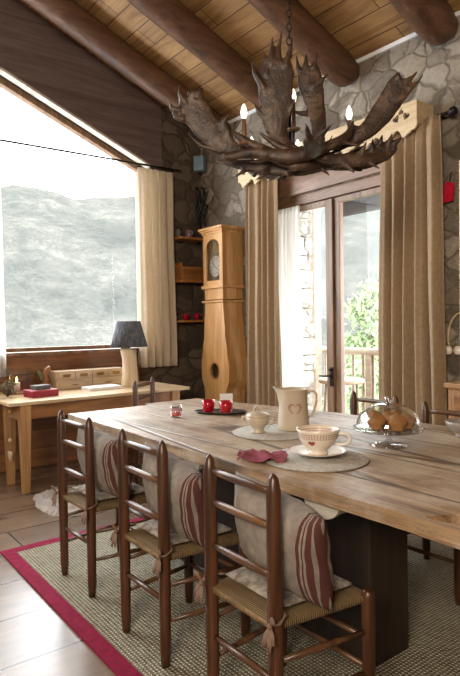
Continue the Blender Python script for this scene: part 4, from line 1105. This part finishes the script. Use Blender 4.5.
antler([(-60, -4, .12, 0.016, 0.013), (-20, -8, .2, 0.030, 0.023), (20, -4, .22, 0.032, 0.023), (54, 0, .18, 0.022, 0.018), (80, 12, .14, 0.005, 0.005)], [[(-20, -8, .2, .016), (-44, 4, .22, .004)], [(30, -4, .21, .016), (44, 12, .22, .004)]])
antler([(-76, -6, .06, .008, .008), (-50, -14, .0, .030, .016), (-20, -20, -.06, .046, .015), (12, -24, -.1, .034, .016), (40, -16, -.08, .024, .018), (62, -6, -.04, .010, .010)],
       [[(-44, -18, -.01, .016), (-58, -28, -.03, .004)], [(-24, -24, -.06, .018), (-38, -34, -.08, .004)], [(0, -26, -.09, .018), (-10, -36, -.12, .004)], [(24, -22, -.1, .016), (34, -32, -.12, .004)], [(-30, -12, -.04, .016), (-40, 2, -.06, .004)]])
antler([(100, -6, -.06, .006, .006), (78, -14, -.10, .026, .015), (50, -18, -.12, .040, .015), (20, -14, -.12, .028, .018), (-10, -4, -.1, .022, .018), (-34, 12, -.1, .006, .006)],
       [[(70, -18, -.1, .016), (82, -26, -.12, .004)], [(50, -22, -.12, .016), (58, -32, -.14, .004)], [(64, -12, -.11, .016), (70, 2, -.12, .004)], [(30, -10, -.12, .016), (36, 6, -.14, .004)]])
# palms pointing away from and towards the viewer
antler([(0, -10, .05, .02, .02), (-8, -10, .22, .024, .02), (-18, -6, .40, .05, .016), (-24, 2, .52, .06, .013)], [[(-24, 2, .52, .02), (-26, 14, .60, .004)], [(-32, 0, .5, .02), (-44, 10, .56, .004)], [(-16, 2, .52, .02), (-10, 14, .58, .004)]], face=(.2, .3, 1))
antler([(6, -14, -.05, .02, .02), (12, -16, -.18, .024, .02), (14, -18, -.30, .05, .016), (10, -14, -.42, .055, .013)], [[(14, -14, -.42, .018), (24, -8, -.52, .003)], [(6, -14, -.42, .018), (0, -6, -.52, .003)], [(20, -16, -.32, .016), (36, -12, -.38, .003)]], face=(.0, .25, 1))
hub = MB(); hub.lathe([(0, -.06), (.05, -.05), (.06, 0), (.04, .06), (.015, .09), (.012, .34), (0, .35)], (0, .06, -.03), 20); hub.build('hub', 'iron', chd)
for a, b, d, cl_ in ((-48, 29, -.12, .155), (-38, 20, .24, .10), (3, 55, .04, .17), (13, 20, .30, .10), (57, 33, -.02, .155)):
    c = MB(); q = V(a, b, d)
    c.tube([q+Vector((0, 0, -.03)), q+Vector((0, 0, -cl_))], [.011, .013], 12); c.lathe([(.0, -.007-cl_), (.03, -.003-cl_), (.036, .007-cl_), (.013, .009-cl_)], q, 18)
    o = c.build('candle', 'candle', chd)
    MB().lathe([(.008, -.03), (.015, -.012), (.017, .004), (.012, .028), (.004, .045), (0, .048)], q, 16).build('bulb', 'bulb', o)
    lo = q+Vector((0, 0, -cl_)); MB().tube([lo, lo+Vector((-q.x*.15, .0-q.y*.1, -.02)), Vector((q.x*.55, q.y*.6, -.04))], .008, 8).build('arm', 'iron', chd)
chn = MB(); ztop = (roof(2.1)-2.30)
k = 0; z = .30
while z < ztop-.02:
    m_ = T((0, .06, z)) @ Matrix.Rotation(PI/2*(k % 2), 4, 'Z')
    ring = [m_ @ Vector((.013*math.cos(2*PI*j/12), 0, .022*math.sin(2*PI*j/12))) for j in range(13)]
    chn.tube(ring, .0035, 6, cap=False); z += .036; k += 1
chn.build('chain', 'iron', chd)

# ------------------------------------------------------------------ light
wd = bpy.data.worlds.new('overcast'); S.world = wd; wd.use_nodes = True
bg = wd.node_tree.nodes['Background']; bg.inputs['Color'].default_value = (.93, .97, 1, 1); bg.inputs['Strength'].default_value = 7.6
def area(name, loc, target, sx, sy, power, color, portal=False):
    l = bpy.data.lights.new(name, 'AREA'); l.shape = 'RECTANGLE'; l.size = sx; l.size_y = sy; l.energy = power; l.color = color
    o = bpy.data.objects.new(name, l); COL.objects.link(o); o.location = loc
    o.rotation_euler = (Vector(target)-Vector(loc)).to_track_quat('-Z', 'Y').to_euler()
    if portal: l.cycles.is_portal = True
    return o
area('window_portal', (XA-.3, .95, 2.9), (0, .95, 2.9), 4.8, 3.9, 1, (1, 1, 1), True)
area('door_portal', (-3.73, YB+.3, 1.35), (-3.73, 0, 1.35), 1.8, 2.7, 1, (1, 1, 1), True)
# added unseen fill behind the camera, for the warm lamplit tone of the ceiling
area('warm_fill', (.6, -1.6, 2.6), (-2.8, 2.4, 3.6), 1.2, 1.2, 130, (1, .84, .66))

# ------------------------------------------------------------------ camera
yaw, pitch, roll = .651396119, -.0240567555, -.0153831204
f0 = Vector((-math.cos(yaw), math.sin(yaw), 0)); r0 = Vector((math.sin(yaw), math.cos(yaw), 0)); u0 = Vector((0, 0, 1))
fw = math.cos(pitch)*f0+math.sin(pitch)*u0; up_ = -math.sin(pitch)*f0+math.cos(pitch)*u0
rt = math.cos(roll)*r0+math.sin(roll)*up_; uu = -math.sin(roll)*r0+math.cos(roll)*up_
cam = bpy.data.cameras.new('camera'); co = bpy.data.objects.new('camera', cam); COL.objects.link(co)
mm = Matrix((rt, uu, -fw)).transposed().to_4x4(); mm.translation = (0, 0, 1.4); co.matrix_world = mm
cam.sensor_fit = 'HORIZONTAL'; cam.sensor_width = 36; cam.lens = 576.57/460*36; cam.clip_start = .05; cam.clip_end = 2000
S.camera = co
S.view_settings.view_transform = 'Standard'; S.view_settings.look = 'None'; S.view_settings.gamma = 1; S.view_settings.use_curve_mapping = False
S.view_settings.exposure = 0.70
